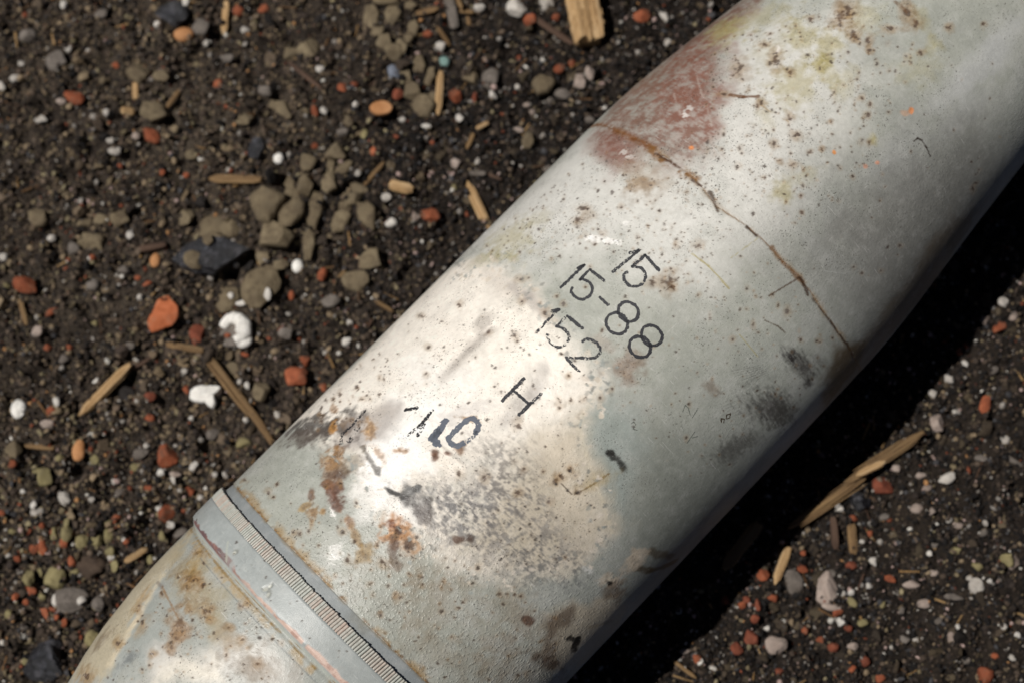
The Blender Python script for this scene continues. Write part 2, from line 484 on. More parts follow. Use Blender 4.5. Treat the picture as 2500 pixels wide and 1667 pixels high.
# soot: dry-brushed round the girth
soot = lambda s_, w: ss(0.40, 0.62, s_.hoop[w] * 0.26 + s_.f3[w] * 0.2 + s_.f1[w] * .30 + s_.f9[w] * .24)
b.poly([(990, 1190), (1080, 1180), (1180, 1140), (1280, 1180), (1400, 1300), (1400, 1380), (1280, 1400), (1160, 1370), (1060, 1310), (1010, 1260)], '#5e5d60', 0.68, 8, 8, mul=soot)
b.poly([(1000, 1180), (1120, 1170), (1230, 1240), (1180, 1330), (1080, 1300)], '#48484c', 0.66, 8, 8, mul=soot)
b.poly([(1150, 1060), (1260, 1060), (1330, 1150), (1340, 1260), (1230, 1230), (1150, 1140)], '#5a5552', 0.70, 8, 8, mul=soot)
b.poly([(1250, 1300), (1420, 1330), (1440, 1440), (1300, 1450), (1200, 1400)], '#55585a', 0.6, 9, 8, mul=soot)
b.blob(1010, 1220, 44, 30, '#2a2524', 0.8, 50, 0.5, 1.0, 'f3')
b.blob(965, 1203, 26, 7, '#171513', 0.95, 25, 0.3, .8)
b.blob(1000, 1200, 30, 9, '#1d1a19', 0.85, -28, 0.4, .9)
b.blob(1030, 1255, 36, 26, '#4b3f3a', 0.7, 50, 0.5, 1.0)
b.line([(1068, 1080), (1130, 1130)], 8, '#8a8178', .4)
b.blob(760, 1040, 60, 26, '#3a3532', 0.88, -12, 0.6, 1.0, 'f3', rough=.8)
b.blob(840, 1040, 50, 26, '#3d3632', 0.80, -35, 0.6, 1.0, 'f3', rough=.8)
b.blob(735, 1065, 50, 16, '#5b5048', 0.7, -10, 0.6, 1.0)
b.poly([(840, 1030), (930, 980), (985, 985), (960, 1050), (880, 1090), (830, 1085)], '#8c817a', 0.62, 4, 5)
b.blob(700, 1045, 40, 12, '#6b5d50', .7, -30, .6, .9)
b.blob(905, 1125, 8, 34, '#38302b', 0.75, -35, 0.4, 1.0)
# smudges on the shaded flank
for (x, y, rx, ry, an, al) in [(1958, 892, 36, 20, 45, .85), (1930, 872, 14, 12, 0, .95), (2000, 880, 18, 10, 40, .35), (1890, 1000, 50, 34, 20, .85), (1798, 1092, 52, 22, -30, .6), (1975, 935, 9, 12, 40, .7)]:
    b.blob(x, y, rx, ry, '#332f2c', al * .95, an, 0.8, 1.0, 'hoop'); b.blob(x, y, rx * .9, ry * .9, '#4a4540', al * .4, an, 0.9, .9, 'f3')
for (x, y, rx, ry, an) in [(1500, 1112, 16, 10, 45), (1515, 1130, 16, 8, 55), (1492, 1103, 10, 8, 0)]:
    b.blob(x, y, rx, ry, '#2b2a26', .9, an, .4, .9)
for k in range(9):
    b.line([(1785 + 5 * k, 905 + 6 * k), (1850 + 5 * k, 893 + 3 * k)], 2, '#5a5753', .5, .6, .9, brk=.42)
    b.line([(1760 + 6 * k, 985 + 6 * k), (1880 + 5 * k, 930 + 7 * k)], 2, '#5a5753', .4, .6, .9, brk=.45)
# brown grime near the shaded edge and the ring
b.poly([(2090, 850), (2150, 760), (2240, 640), (2330, 520), (2400, 500), (2300, 660), (2190, 800), (2080, 930), (2000, 1010), (2030, 920), (2040, 840)], '#5d4a2e', 0.55, 5, 6)
b.poly([(2040, 850), (2110, 840), (2090, 900), (2010, 1000), (2000, 940)], '#54401f', 0.7, 3, 4)
b.line([(1550, 1385), (1590, 1392), (1650, 1370)], 20, '#4e3e22', .8, .5, .8)
b.line([(1590, 1345), (1640, 1358)], 22, '#4e3e22', .7, .6, .9)
b.line([(1440, 1530), (1500, 1512)], 10, '#4a3a24', .7, .6, .9)
# low-body tan stains
for (x, y, rx, ry, al) in [(1060, 1480, 60, 70, .5), (1040, 1420, 50, 30, .4), (1240, 1480, 60, 34, .5), (1290, 1520, 44, 40, .55), (1080, 1600, 90, 40, .45), (1200, 1560, 50, 40, .4), (1140, 1440, 60, 26, .35), (1320, 1650, 70, 40, .45), (900, 1380, 40, 50, .3), (1000, 1360, 60, 40, .45), (1240, 1640, 60, 30, .4), (1180, 1620, 60, 40, .4), (960, 1480, 50, 40, .25)]:
    b.blob(x, y, rx, ry, '#80694a', al * .55, 30, 0.9, 1.0, 'f3')
b.poly([(1330, 1500), (1400, 1470), (1480, 1450), (1530, 1470), (1500, 1540), (1420, 1620), (1360, 1630), (1320, 1590)], '#c7b69c', .62, 4, 6)
b.poly([(1320, 1600), (1330, 1510), (1400, 1480), (1390, 1520), (1350, 1560), (1360, 1620)], '#4f3a2a', .7, 3, 5)
for (x, y, rx, ry, an) in [(1545, 1370, 32, 18, -40), (1560, 1360, 16, 26, 30), (1485, 1415, 26, 14, 0)]:
    b.blob(x, y, rx, ry, '#cfc0ab', .8, an, .4, .9)
b.blob(1500, 1445, 24, 22, '#6a4f36', .6, 0, .6, .9); b.blob(1486, 1420, 7, 7, '#1d1812', .95)
b.blob(1405, 1580, 8, 22, '#15120f', .95, 15, .3, .9); b.blob(1400, 1560, 14, 8, '#15120f', .9, -20, .3, .9)
b.blob(1290, 1515, 14, 12, '#57341f', .8); b.blob(1340, 1620, 40, 14, '#4c382a', .7, 20, .6, 1.0)
# crusty runs by the band
for (x, y, rx, ry, an, co, al) in [(815, 1195, 18, 30, 20, '#6b4636', .95), (822, 1225, 20, 22, 0, '#6a4434', .95), (800, 1185, 14, 12, 0, '#6f4a38', .95), (840, 1222, 12, 10, -30, '#62402f', .95), (812, 1140, 22, 44, 10, '#8a6748', .7), (818, 1108, 14, 16, 0, '#a0753f', .8), (806, 1125, 16, 20, 0, '#a87e4a', .6),
                                   (832, 1160, 26, 12, 0, '#5d4536', .8), (870, 1130, 26, 30, 40, '#8a785f', .5), (760, 1208, 8, 12, 0, '#6e4a2c', .9), (748, 1235, 18, 8, -25, '#a9843f', .75), (762, 1255, 10, 26, 5, '#9a7138', .8), (790, 1245, 8, 12, 20, '#a07940', .85), (850, 1270, 10, 22, -40, '#9b6c40', .75), (870, 1310, 8, 30, -20, '#ab8445', .6),
                                   (970, 1290, 30, 34, 40, '#c98f5c', .85), (985, 1310, 40, 30, 45, '#c99868', .7), (955, 1280, 14, 12, 0, '#8a4d26', .9), (965, 1325, 12, 22, 0, '#5d4a44', .8), (995, 1330, 12, 12, 0, '#3c3230', .85), (975, 1292, 10, 9, 0, '#4a2f22', .9), (960, 1355, 12, 34, -20, '#6b5240', .6), (890, 1350, 24, 18, 0, '#a98543', .6), (1120, 1318, 16, 10, -15, '#5b3d2c', .9), (1147, 1312, 9, 9, 0, '#3f2a20', .95),
                                   (1062, 1105, 12, 9, 0, '#7d5843', .95), (1064, 1116, 9, 10, 0, '#76533f', .95), (1090, 1106, 12, 5, 15, '#7a5340', .9), (1125, 1095, 16, 10, 20, '#8a6240', .9), (1128, 1085, 12, 8, 0, '#9c7040', .85), (975, 1100, 16, 8, -5, '#a8763a', .85), (922, 1105, 10, 26, -35, '#b98a55', .6), (905, 1045, 16, 22, 0, '#b58a50', .8), (815, 1045, 8, 16, 10, '#c08a42', .8), (815, 995, 10, 12, 0, '#a8793f', .6), (1148, 1022, 22, 8, 10, '#a07428', .8)]:
    b.blob(x, y, rx, ry, co, al * .9, an, 0.45, 1.0, 'f3', rough=0.85, h=0.12); b.blob(x + rx * .1, y, rx * .6, ry * .6, '#4d3425', al * .45, an, 0.6, 1.0, 'f1')
# shoulder ring: crack in the paint with rust
ring_px = [(1440, 309), (1500, 318), (1545, 338), (1600, 365), (1647, 404), (1697, 436), (1748, 502), (1832, 560), (1900, 625), (1952, 677), (2013, 764), (2050, 815), (2083, 872), (2100, 910)]
b.line(ring_px, 3.2, '#6b4a26', 0.8, .9, .8, 'f1', wob=.4, h=-0.22)
b.line(ring_px, 16, '#8c7048', 0.40, .9, 1.0, brk=.45)
b.line(ring_px[:4], 15, '#754822', 0.85, .9, 1.0, 'f1', wob=.8, brk=.34)
b.line([(1590, 365), (1620, 392), (1660, 415), (1700, 440)], 20, '#7d5524', 0.85, .9, 1.0, 'f1', brk=.42, wob=1.0)
b.line([(1600, 375), (1660, 410)], 8, '#4a2c16', 0.9, .5, 1.0, 'f1')
b.line([(1690, 440), (1712, 455)], 6, '#46301f', .95, .4, .8)
b.line([(1732, 470), (1752, 515)], 10, '#4d3a28', 0.92, .4, 1.0, 'f3')
b.line([(1825, 556), (1845, 575)], 9, '#402a1a', .9, .4, .9)
b.line([(1885, 605), (1910, 640), (1960, 690)], 12, '#6d4c2c', .75, .5, 1.0)
b.line([(1952, 677), (1915, 700), (1878, 722)], 4, '#4a321e', .85, .5, .9)
b.line([(1955, 680), (1972, 720)], 8, '#3d2918', .9, .4, .9)
b.line([(1985, 730), (2030, 790), (2085, 870)], 5, '#3f2e1c', .85, .6, 1.0, 'f3', wob=.6, h=-.06)
b.blob(1565, 430, 60, 40, '#9b8872', .55, 20, .8, .9); b.blob(1560, 450, 26, 20, '#8d6c3e', .5, 0, .7, 1.0)
b.blob(1500, 370, 60, 26, '#8a6152', .35, 20, .8, 1.0)
# top rust marks
for (x, y, r, el) in [(2050, 42, 12, 1.3), (2072, 28, 12, 1.2), (1980, 48, 7, .8), (1805, 168, 11, 1.4), (1893, 145, 9, 1.8), (1930, 178, 6, 1), (2083, 85, 10, .9), (2120, 98, 6, 1.2), (2122, 122, 5, 1), (1880, 84, 5, 1), (1832, 86, 5, .8), (1867, 110, 9, .6), (2235, 58, 8, 1.1), (2215, 30, 9, 1.5), (2315, 68, 6, 1), (2402, 60, 5, 1), (2248, 130, 5, 1.1), (1927, 288, 6, 1.4), (2120, 282, 5, 1.2), (2105, 240, 5, 1), (2125, 255, 5, 1.2), (1945, 330, 7, 1), (2028, 300, 4, 1), (1890, 352, 5, 1.3), (2006, 365, 4, 1), (1978, 372, 5, 1), (1936, 402, 9, .7), (1905, 393, 4, 1), (1955, 478, 4, 1), (1868, 435, 4, 1), (1957, 520, 4, 1), (1919, 494, 3, 1.2), (2175, 70, 12, .5), (1765, 230, 9, .5), (1850, 258, 4, 1.4), (1860, 252, 6, 1)]:
    b.rust(x, y, r, el=el)
b.line([(1783, 232), (1815, 238), (1850, 236)], 8, '#6a4322', .85, .5, 1.0)
b.line([(1858, 258), (1900, 285), (1930, 300)], 3, '#9a7b4c', .6, .6, .9, brk=.4)
b.line([(2185, 5), (2215, 30), (2240, 62)], 9, '#6a4a2a', .7, .6, 1.0, brk=.38); b.line([(2218, -10), (2222, 40)], 8, '#6e4a28', .7, .6, 1.0, brk=.4)
b.line([(2232, 345), (2240, 338), (2250, 343), (2262, 362), (2271, 382)], 5, '#30231a', .95, .3, .5)
b.blob(2226, 272, 6, 8, '#e0905a', .9); b.blob(2210, 278, 10, 8, '#c99a78', .5); b.blob(2037, 372, 4, 5, '#e79a58', .95); b.blob(2141, 397, 5, 5, '#d99270', .7); b.blob(2112, 408, 5, 6, '#d99270', .6); b.blob(1687, 361, 6, 5, '#dd8848', .9)
# listed rust spots around the lettering
for (x, y, r, el) in [(1121, 745, 6, 1.3), (1192, 808, 6, 1), (1275, 738, 6, .8), (1320, 742, 4, 1.4), (1332, 764, 7, 1.2), (1270, 683, 8, .7), (1290, 678, 6, .8), (1358, 722, 5, 1), (1376, 742, 5, 1), (1257, 820, 5, 1.2), (1264, 833, 3, 1), (1040, 912, 5, 1), (1045, 847, 5, 1), (1028, 772, 8, .6), (1366, 978, 7, 1.2), (1394, 976, 5, 1), (1428, 973, 8, .75), (1466, 971, 5, 1.1), (1366, 995, 6, 1), (1389, 916, 5, 1.2), (1265, 1036, 9, 1.3), (1440, 650, 4, 1), (1347, 631, 4, 1), (1453, 597, 5, .7), (1472, 571, 6, .7), (1635, 690, 18, .9), (1645, 700, 7, 1.1), (1594, 690, 12, .8), (1638, 656, 8, .6), (1650, 598, 5, 1.2), (1705, 600, 10, .7), (1425, 510, 14, .7), (1412, 536, 14, .5), (1516, 505, 5, 1), (1705, 720, 4, 1), (1733, 775, 4, 2.2), (1840, 790, 4, 1.8), (1922, 762, 6, 1.6), (1470, 807, 5, 1.2), (1495, 950, 5, 1.2), (1388, 915, 5, 1), (1380, 1360, 5, 1), (1265, 1202, 9, .8), (1278, 1145, 5, 1.2), (1120, 1152, 8, 1.2), (1183, 1166, 9, 1.1), (1355, 1173, 8, 1), (1365, 1160, 6, 1), (1388, 1145, 8, 1), (1405, 1160, 5, 1), (1372, 1165, 8, 1.2), (1392, 1140, 4, 1), (1407, 1134, 3, 1), (1327, 1150, 4, 1), (1410, 1200, 10, .7), (1342, 1224, 7, .8), (975, 1459, 8, 1.1), (987, 1427, 5, 1), (1032, 1426, 4, 1.6), (1103, 1553, 6, 1), (910, 1450, 5, 1), (733, 1302, 5, 1.1), (778, 1330, 3, 1), (740, 1330, 3, 1), (864, 1320, 6, 1), (935, 1370, 9, 1.2), (850, 1365, 7, 1), (1220, 1448, 5, 1), (1240, 1450, 5, 1), (1256, 1450, 5, 1), (1272, 1453, 5, 1), (1132, 1470, 6, .8), (1120, 1482, 6, .8), (930, 1500, 5, 1), (675, 1180, 5, 1), (655, 1200, 5, 1.3), (598, 1172, 5, .7), (775, 1235, 3, 1), (1790, 830, 5, 1), (1955, 830, 5, 1), (1998, 833, 6, 1), (1875, 815, 3, 1), (1900, 747, 3, 2), (1430, 700, 4, 1)]:
    b.rust(x, y, r * 0.85, el=el, ha=.42)
b.blob(1520, 900, 36, 30, '#8f7a6a', .7, 20, .8, 1.0); b.blob(1545, 870, 30, 14, '#8a7664', .5, 40, .7, 1.0); b.blob(1475, 840, 34, 16, '#a59789', .5, 40, .8, .9); b.blob(1740, 945, 20, 14, '#7a6a5a', .6, 30, .6, 1.0)
b.line([(1867, 782), (1900, 797), (1918, 812)], 4, '#4e3d28', .8, .4, .9); b.line([(1407, 1205), (1450, 1180), (1487, 1155)], 4, '#5d4324', .8, .4, .8); b.blob(1450, 1180, 44, 16, '#a9915c', .45, -30, .8, .9)
b.line([(1370, 1180), (1395, 1205)], 4, '#3e2c1a', .8, .4, .9)
# old scratch lines
for p in [[(1420, 1460), (1400, 1500)], [(1530, 900), (1600, 1010)], [(1585, 1095), (1605, 1050)], [(1600, 1105), (1616, 1060)], [(1755, 880), (1790, 930)], [(1610, 1030), (1700, 1110)], [(1440, 1430), (1500, 1400)], [(1310, 1180), (1240, 1310)], [(2000, 660), (2060, 668)], [(1640, 820), (1700, 900)], [(1560, 780), (1640, 860)]]:
    b.line(p, 2.2, '#c6c8c4', .28, .8, 1.0, brk=.42)
# chipped margin of the cream patch
rm = np.random.default_rng(77)
MG = [(1110, 655), (1150, 643), (1210, 662), (1285, 702), (1330, 752), (1390, 832), (1440, 892), (1472, 928), (1450, 980), (1414, 1030), (1430, 1110), (1465, 1220), (1490, 1300), (1440, 1370), (1340, 1400), (1210, 1412), (1120, 1388), (1030, 1320), (905, 1230), (875, 1130), (800, 1078)]
for q in range(260):
    i = int(rm.integers(0, len(MG) - 1)); u = rm.random()
    x = MG[i][0] + (MG[i + 1][0] - MG[i][0]) * u + rm.normal(0, 20); y = MG[i][1] + (MG[i + 1][1] - MG[i][1]) * u + rm.normal(0, 20)
    b.blob(x, y, rm.uniform(2.5, 9), rm.uniform(2, 6), ['#9ba19d', '#e6dacb', '#8a8a84', '#d9cdbb'][q % 4], rm.uniform(.35, .85), rm.uniform(0, 180), .4, 1.0, 'f1')
# dents
for pts, wd, hh_ in [([(1200, 800), (1150, 845), (1110, 885), (1075, 925)], 46, -1.0), ([(1240, 690), (1300, 730), (1350, 790)], 50, .6), ([(1335, 890), (1300, 960), (1240, 1020)], 60, -.8), ([(1215, 820), (1165, 865), (1125, 910)], 40, .5), ([(900, 1150), (960, 1180), (1010, 1240)], 60, -.7), ([(1060, 760), (1100, 730), (1140, 690)], 50, -.5)]:
    b.line(pts, wd, None, 1, 1.0, .15, 'f9', h=hh_ * .5)
# tiny random pits
def scatter(cv, n, poly_px, rmin, rmax, seed, dark='#3c2a1e', halo='#9a7647', ha=.35):
    r_ = np.random.default_rng(seed)
    P = np.array(poly_px, float)
    k = 0
    while k < n:
        x = r_.uniform(P[:, 0].min(), P[:, 0].max()); y = r_.uniform(P[:, 1].min(), P[:, 1].max())
        ins = False
        for q in range(len(P)):
            x0, y0 = P[q]; x1, y1 = P[(q + 1) % len(P)]
            if (y0 > y) != (y1 > y) and x < (x1 - x0) * (y - y0) / (y1 - y0) + x0: ins = not ins
        if not ins: continue
        cv.rust(x, y, rmin * (rmax / rmin) ** (r_.random() ** 1.7), dark=dark, halo=halo, ha=ha * r_.random(), el=r_.uniform(.7, 1.5))
        k += 1
scatter(b, 150, [(1730, 100), (2060, 30), (2250, 120), (2100, 420), (1960, 560), (1760, 500), (1640, 440), (1720, 250)], 1.8, 5.0, 1)
scatter(b, 90, [(1160, 620), (1460, 360), (1640, 430), (1800, 560), (1700, 700), (1500, 620), (1300, 650)], 1.8, 4.2, 2)
scatter(b, 150, [(1000, 780), (1130, 660), (1300, 720), (1450, 920), (1400, 1150), (1200, 1080), (1000, 1020), (880, 960), (850, 920)], 1.5, 3.6, 3, ha=.2)
scatter(b, 100, [(1200, 1080), (1420, 1080), (1470, 1280), (1380, 1390), (1150, 1380), (1100, 1200)], 1.8, 4.2, 4, dark='#2c2522', ha=.15)
scatter(b, 130, [(620, 1180), (760, 1090), (900, 1250), (1060, 1330), (1320, 1420), (1440, 1560), (1330, 1660), (1040, 1660), (820, 1430)], 1.8, 4.8, 5, ha=.6)
scatter(b, 50, [(1500, 640), (1850, 600), (2060, 850), (1900, 1040), (1700, 1200), (1500, 1000)], 1.6, 3.6, 6)
scatter(b, 40, [(1900, 560), (2250, 150), (2480, 100), (2450, 380), (2100, 800)], 1.6, 4.0, 8)
scatter(b, 40, [(700, 1030), (900, 860), (960, 960), (860, 1070)], 2, 5.0, 9, dark='#4a3626', ha=.6)
scatter(b, 260, [(1730, 100), (2060, 30), (2250, 120), (2100, 420), (1960, 560), (1760, 500), (1640, 440), (1720, 250)], 1.3, 2.6, 51, ha=.5)
scatter(b, 240, [(1160, 620), (1460, 360), (1640, 430), (1800, 560), (1700, 700), (1500, 620), (1300, 650)], 1.3, 2.4, 52, ha=.4)
scatter(b, 160, [(1500, 640), (1850, 600), (2060, 850), (1900, 1040), (1700, 1200), (1500, 1000)], 1.2, 2.4, 53, ha=.5)
# flaking rust along the joint with the band
jm = np.linspace(-95, 110, 60)
b.sline(np.full(60, 0.35), jm, 0.9, '#6b4a24', .85, .8, 1.0, 'f1', wob=.5, h=.1, brk=.36)
b.sline(np.full(60, 1.1), jm, 3.4, '#a08252', .42, .9, 1.0, 'f3', brk=.44)
# pale machining, dents
b.h += 0.18 * (b.f30 - 0.5) + 0.10 * (b.f9 - .5)
b.blob(1180, 840, 60, 40, None, 1, -40, .8, .3, h=-.55); b.blob(1290, 800, 60, 60, None, 1, 0, .9, .3, h=.35); b.blob(1330, 980, 50, 60, None, 1, 20, .9, .3, h=-.4); b.blob(1000, 1150, 90, 60, None, 1, 20, .9, .3, h=.4); b.blob(860, 1090, 60, 40, None, 1, 0, .9, .3, h=-.5)
n_s = b.S
flank = ss(20, 70, b.A)
speck = 0.10 + 0.6 * ss(.42, .66, b.f9) * (1 - .5 * flank) + .25 * ss(110, 140, b.S) * ss(.40, .6, b.f30) * (1 - flank)
low = ss(75, 20, n_s)
speck = speck + 0.2 * low
blis = 0.15 + 1.0 * low * ss(-40, 10, b.A) + .3 * ss(.5, .7, b.f30)
lth = flank * ss(15, 60, n_s) * ss(205, 150, n_s)
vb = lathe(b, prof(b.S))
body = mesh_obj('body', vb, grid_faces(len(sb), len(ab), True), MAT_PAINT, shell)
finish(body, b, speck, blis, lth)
# nose cap and the base are closed off beyond the frame
th = np.linspace(0, 2 * math.pi, 48, endpoint=False)
def disc(s, r, name, mat):
    v = np.stack([np.full(48, s), -r * np.sin(th), AXZ + r * np.cos(th)], -1)
    v2 = np.stack([np.full(48, s), -r * .5 * np.sin(th), AXZ + r * .5 * np.cos(th)], -1)
    v3 = np.array([[s, 0, AXZ]])
    V = np.concatenate([v, v2, v3]) / 1000
    F = [[k, (k + 1) % 48, 48 + (k + 1) % 48, 48 + k] for k in range(48)] + [[48 + k, 48 + (k + 1) % 48, 96, 96] for k in range(48)]
    me = bpy.data.meshes.new(name); me.from_pydata(V.tolist(), [], [list(dict.fromkeys(f)) for f in F]); me.materials.append(mat)
    o = bpy.data.objects.new(name, me); COL.objects.link(o); o.parent = shell
    nn = len(V); set_attr(o, 'paint', np.tile(lin('#8d9391'), (nn, 1))); set_attr(o, 'rough', np.full(nn, .5))
    return o
disc(610, 17, 'nose_plate', MAT_PAINT)
disc(-118, 61.5, 'base_plate', MAT_PAINT)

# --- boat tail behind the band
st = np.concatenate([np.linspace(-118, -112, 4), np.arange(-111, -22.4, 0.45)])
at_ = dense_arc(0.5, -135, 80, 30)
t = Canvas(st, at_, lin('#9da19b'))
t.put(whole, ss(.42, .7, t.f30) * .5, lin('#a9adaa'))
t.put(whole, ss(.5, .75, t.f9) * .35, lin('#aaa79c'))
t.poly([(470, 1290), (385, 1366), (254, 1526), (167, 1667), (250, 1667), (300, 1560), (350, 1470), (400, 1400), (445, 1350)], '#c5b594', .66, 5, 6, tex='f3')
t.line([(400, 1400), (330, 1520), (270, 1620)], 22, '#e0d2b6', .55, 1.0, 1.0)
t.poly([(340, 1667), (400, 1560), (470, 1590), (600, 1560), (700, 1620), (720, 1667)], '#d3cec6', .75, 6, 8)
t.poly([(380, 1667), (440, 1590), (520, 1620), (560, 1667)], '#e8e0d0', .7, 4, 6)
t.poly([(500, 1600), (620, 1540), (720, 1640), (700, 1667), (520, 1667)], '#8d8478', .55, 6, 8, mul=lambda s_, w: ss(.45, .6, s_.f3[w]))
t.poly([(430, 1345), (500, 1370), (560, 1480), (520, 1560), (470, 1480), (420, 1420)], '#a3936f', .6, 6, 8)
for (x, y, r, el) in [(462, 1412, 11, 1), (437, 1522, 11, 1.2), (431, 1558, 6, 1), (500, 1492, 8, 1.1), (513, 1512, 6, .8), (484, 1347, 8, .6), (373, 1595, 5, .8), (210, 1650, 8, 1.3), (418, 1580, 5, 1), (560, 1530, 5, .7), (288, 1570, 5, 1.2), (462, 1490, 5, 1.2), (590, 1560, 5, 1), (630, 1620, 6, 1), (340, 1478, 3, 1), (335, 1490, 3, 1)]:
    t.rust(x, y, r, el=el, ha=.75, hr=2.4)
for (x, y, rx, ry, an, co, al) in [(438, 1540, 22, 40, 10, '#8a6f55', .6), (475, 1440, 22, 40, 30, '#8c7350', .4), (440, 1390, 30, 18, -30, '#86704a', .4), (476, 1372, 14, 26, 30, '#a3864e', .5), (480, 1480, 26, 30, 0, '#95805f', .4), (345, 1530, 26, 10, -50, '#9a7a48', .5), (560, 1560, 40, 20, 30, '#94774a', .45), (620, 1630, 40, 24, 20, '#7d6547', .5), (345, 1460, 30, 8, -50, '#a47f48', .5), (310, 1610, 34, 8, -45, '#575b5e', .6), (250, 1560, 30, 8, -50, '#6e5a3f', .6)]:
    t.blob(x, y, rx, ry, co, al, an, .7, 1.0, 'f3', rough=.7)
t.line([(396, 1430), (418, 1475), (436, 1510)], 4, '#8b6c4a', .75, .5, .8)
t.line([(384, 1420), (396, 1432)], 10, '#7f756c', .6)
t.sline(np.full(40, -24.0), np.linspace(-100, 70, 40), 0.7, '#7f6536', .8, .8, 1.0, 'f1', wob=.4, h=.06, brk=.36)
t.sline(np.full(40, -25.2), np.linspace(-100, 70, 40), 3.2, '#a98d5c', .4, .8, 1.0, 'f9', brk=.40)
t.sline(np.full(40, -27.2), np.linspace(-60, 70, 40), 0.5, '#6f7474', .6, .6, .3)
scatter(t, 120, [(300, 1560), (480, 1320), (760, 1640), (740, 1667), (200, 1667)], 1.6, 4.2, 21, ha=.6)
t.h += .2 * (t.f30 - .5) + .1 * (t.f9 - .5)
vt = lathe(t, prof(t.S) - .25 * ss(-24.5, -23.5, t.S))
tail = mesh_obj('boat_tail', vt, grid_faces(len(st), len(at_), True), MAT_PAINT, shell)
finish(tail, t, .15 + .6 * ss(.45, .7, t.f9), .3 + .5 * ss(.5, .7, t.f30), t.S * 0)

# --- driving band: smooth land with chipped copper lip
sband = np.array([-22.9, -22.8, -22.6, -22.3, -22.0, -21.7, -21.4, -21.1, -20.9, -20.7, -20.5, -20.3, -20.0, -19.6, -19.2, -18.8, -18.2, -17.6, -17, -16.4, -15.8, -15.2, -14.6, -14, -13.4, -12.8, -12.2, -11.6, -11, -10.5, -10.1, -9.8, -9.6])
rband = np.interp(sband, [-22.9, -22.6, -21.1, -20.7, -20.3, -19, -10.1, -9.6], [75.3, 75.55, 77.3, 77.8, 78.15, 78.3, 78.4, 78.1])
ad = dense_arc(0.45, -135, 80, 40)
d_ = Canvas(sband, ad, lin('#a3a8a6'))
d_.r[:] = .42
d_.put(whole, ss(.45, .7, d_.f30) * .35, lin('#b0b7b7'))
d_.put(whole, ss(.6, .75, d_.f3) * .18, lin('#848b8c'))
lipw = fbm(d_.A / 6.0, d_.A * 0 + 3, 55, 3, .6)
lip = ss(-19.4 + 3.6 * (lipw - .55), -20.0 + 3.6 * (lipw - .55), d_.S) * ss(-21.6, -21.0, d_.S) * ss(.29, .37, fbm(d_.A / 5.0, d_.A * 0 + 8, 57, 3))
dk = ss(-20, -60, d_.A)
d_.put(whole, lip * (1 - dk), lin('#cfb4a6'), .45, -.12)
d_.put(whole, lip * dk, lin('#6d5354'), .6, -.12)
d_.put(whole, lip * ss(.55, .66, d_.f3) * .5, lin('#93685a'))
d_.put(whole, ss(-21.4, -22.2, d_.S) * .55, lin('#b4b9ac'))
d_.put(whole, ss(-22.2, -22.7, d_.S) * ss(.4, .6, d_.f9) * .8, lin('#8a6a38'))
d_.line([(592, 1380), (610, 1400)], 3, '#c9cdc8', .5)
d_.line([(565, 1330), (560, 1375)], 5, '#bcc0b0', .5)
d_.line([(690, 1430), (740, 1435)], 3, '#bcc2c0', .5)
for (x, y, rx, ry, an) in [(583, 1352, 9, 6, -50), (656, 1440, 9, 7, -20), (667, 1432, 8, 5, -60), (662, 1452, 5, 9, 20)]:
    d_.blob(x, y, rx, ry, '#7d7f78', .8, an, .3, .4, h=-.35); d_.blob(x - 3, y + 3, rx * .6, ry * .6, '#c9cabf', .8, an, .4, .4)
scatter(d_, 40, [(470, 1275), (545, 1195), (860, 1580), (840, 1660)], 1.2, 2.6, 31, ha=.1)
vd = lathe(d_, np.repeat(rband[:, None], len(ad), 1))
band = mesh_obj('driving_band', vd, grid_faces(len(sband), len(ad), True), MAT_PAINT, shell)
band['label'] = 'smooth grey driving band with copper showing along its chipped lip'
finish(band, d_, .05 + .2 * ss(.5, .7, d_.f9), d_.S * 0 + .05, d_.S * 0 + .04)

# --- smooth seat between knurling and body
sseat = np.array([-4.9, -4.5, -4.2, -3.6, -3, -2.4, -1.8, -1.2, -.6, -.2, .1])
rseat = np.interp(sseat, [-4.9, -4.2, -.2, .1], [76.35, 76.25, 75.75, 75.6])
e_ = Canvas(sseat, ad, lin('#8f9495'))
e_.r[:] = .45
e_.put(whole, ss(.5, .7, e_.f30) * .4, lin('#9aa0a0'))
e_.put(whole, ss(-1.0, .1, e_.S + (e_.f3 - .5) * 2.0) * .6, lin('#84755a') )
e_.blob(880, 1525, 26, 14, '#7d7a6c', .5, 45, .8, .8)
seat = mesh_obj('seat_ring', lathe(e_, np.repeat(rseat[:, None], len(ad), 1)), grid_faces(len(sseat), len(ad), True), MAT_PAINT, shell)
finish(seat, e_, e_.S * 0 + .08, e_.S * 0 + .05, e_.S * 0 + .2)

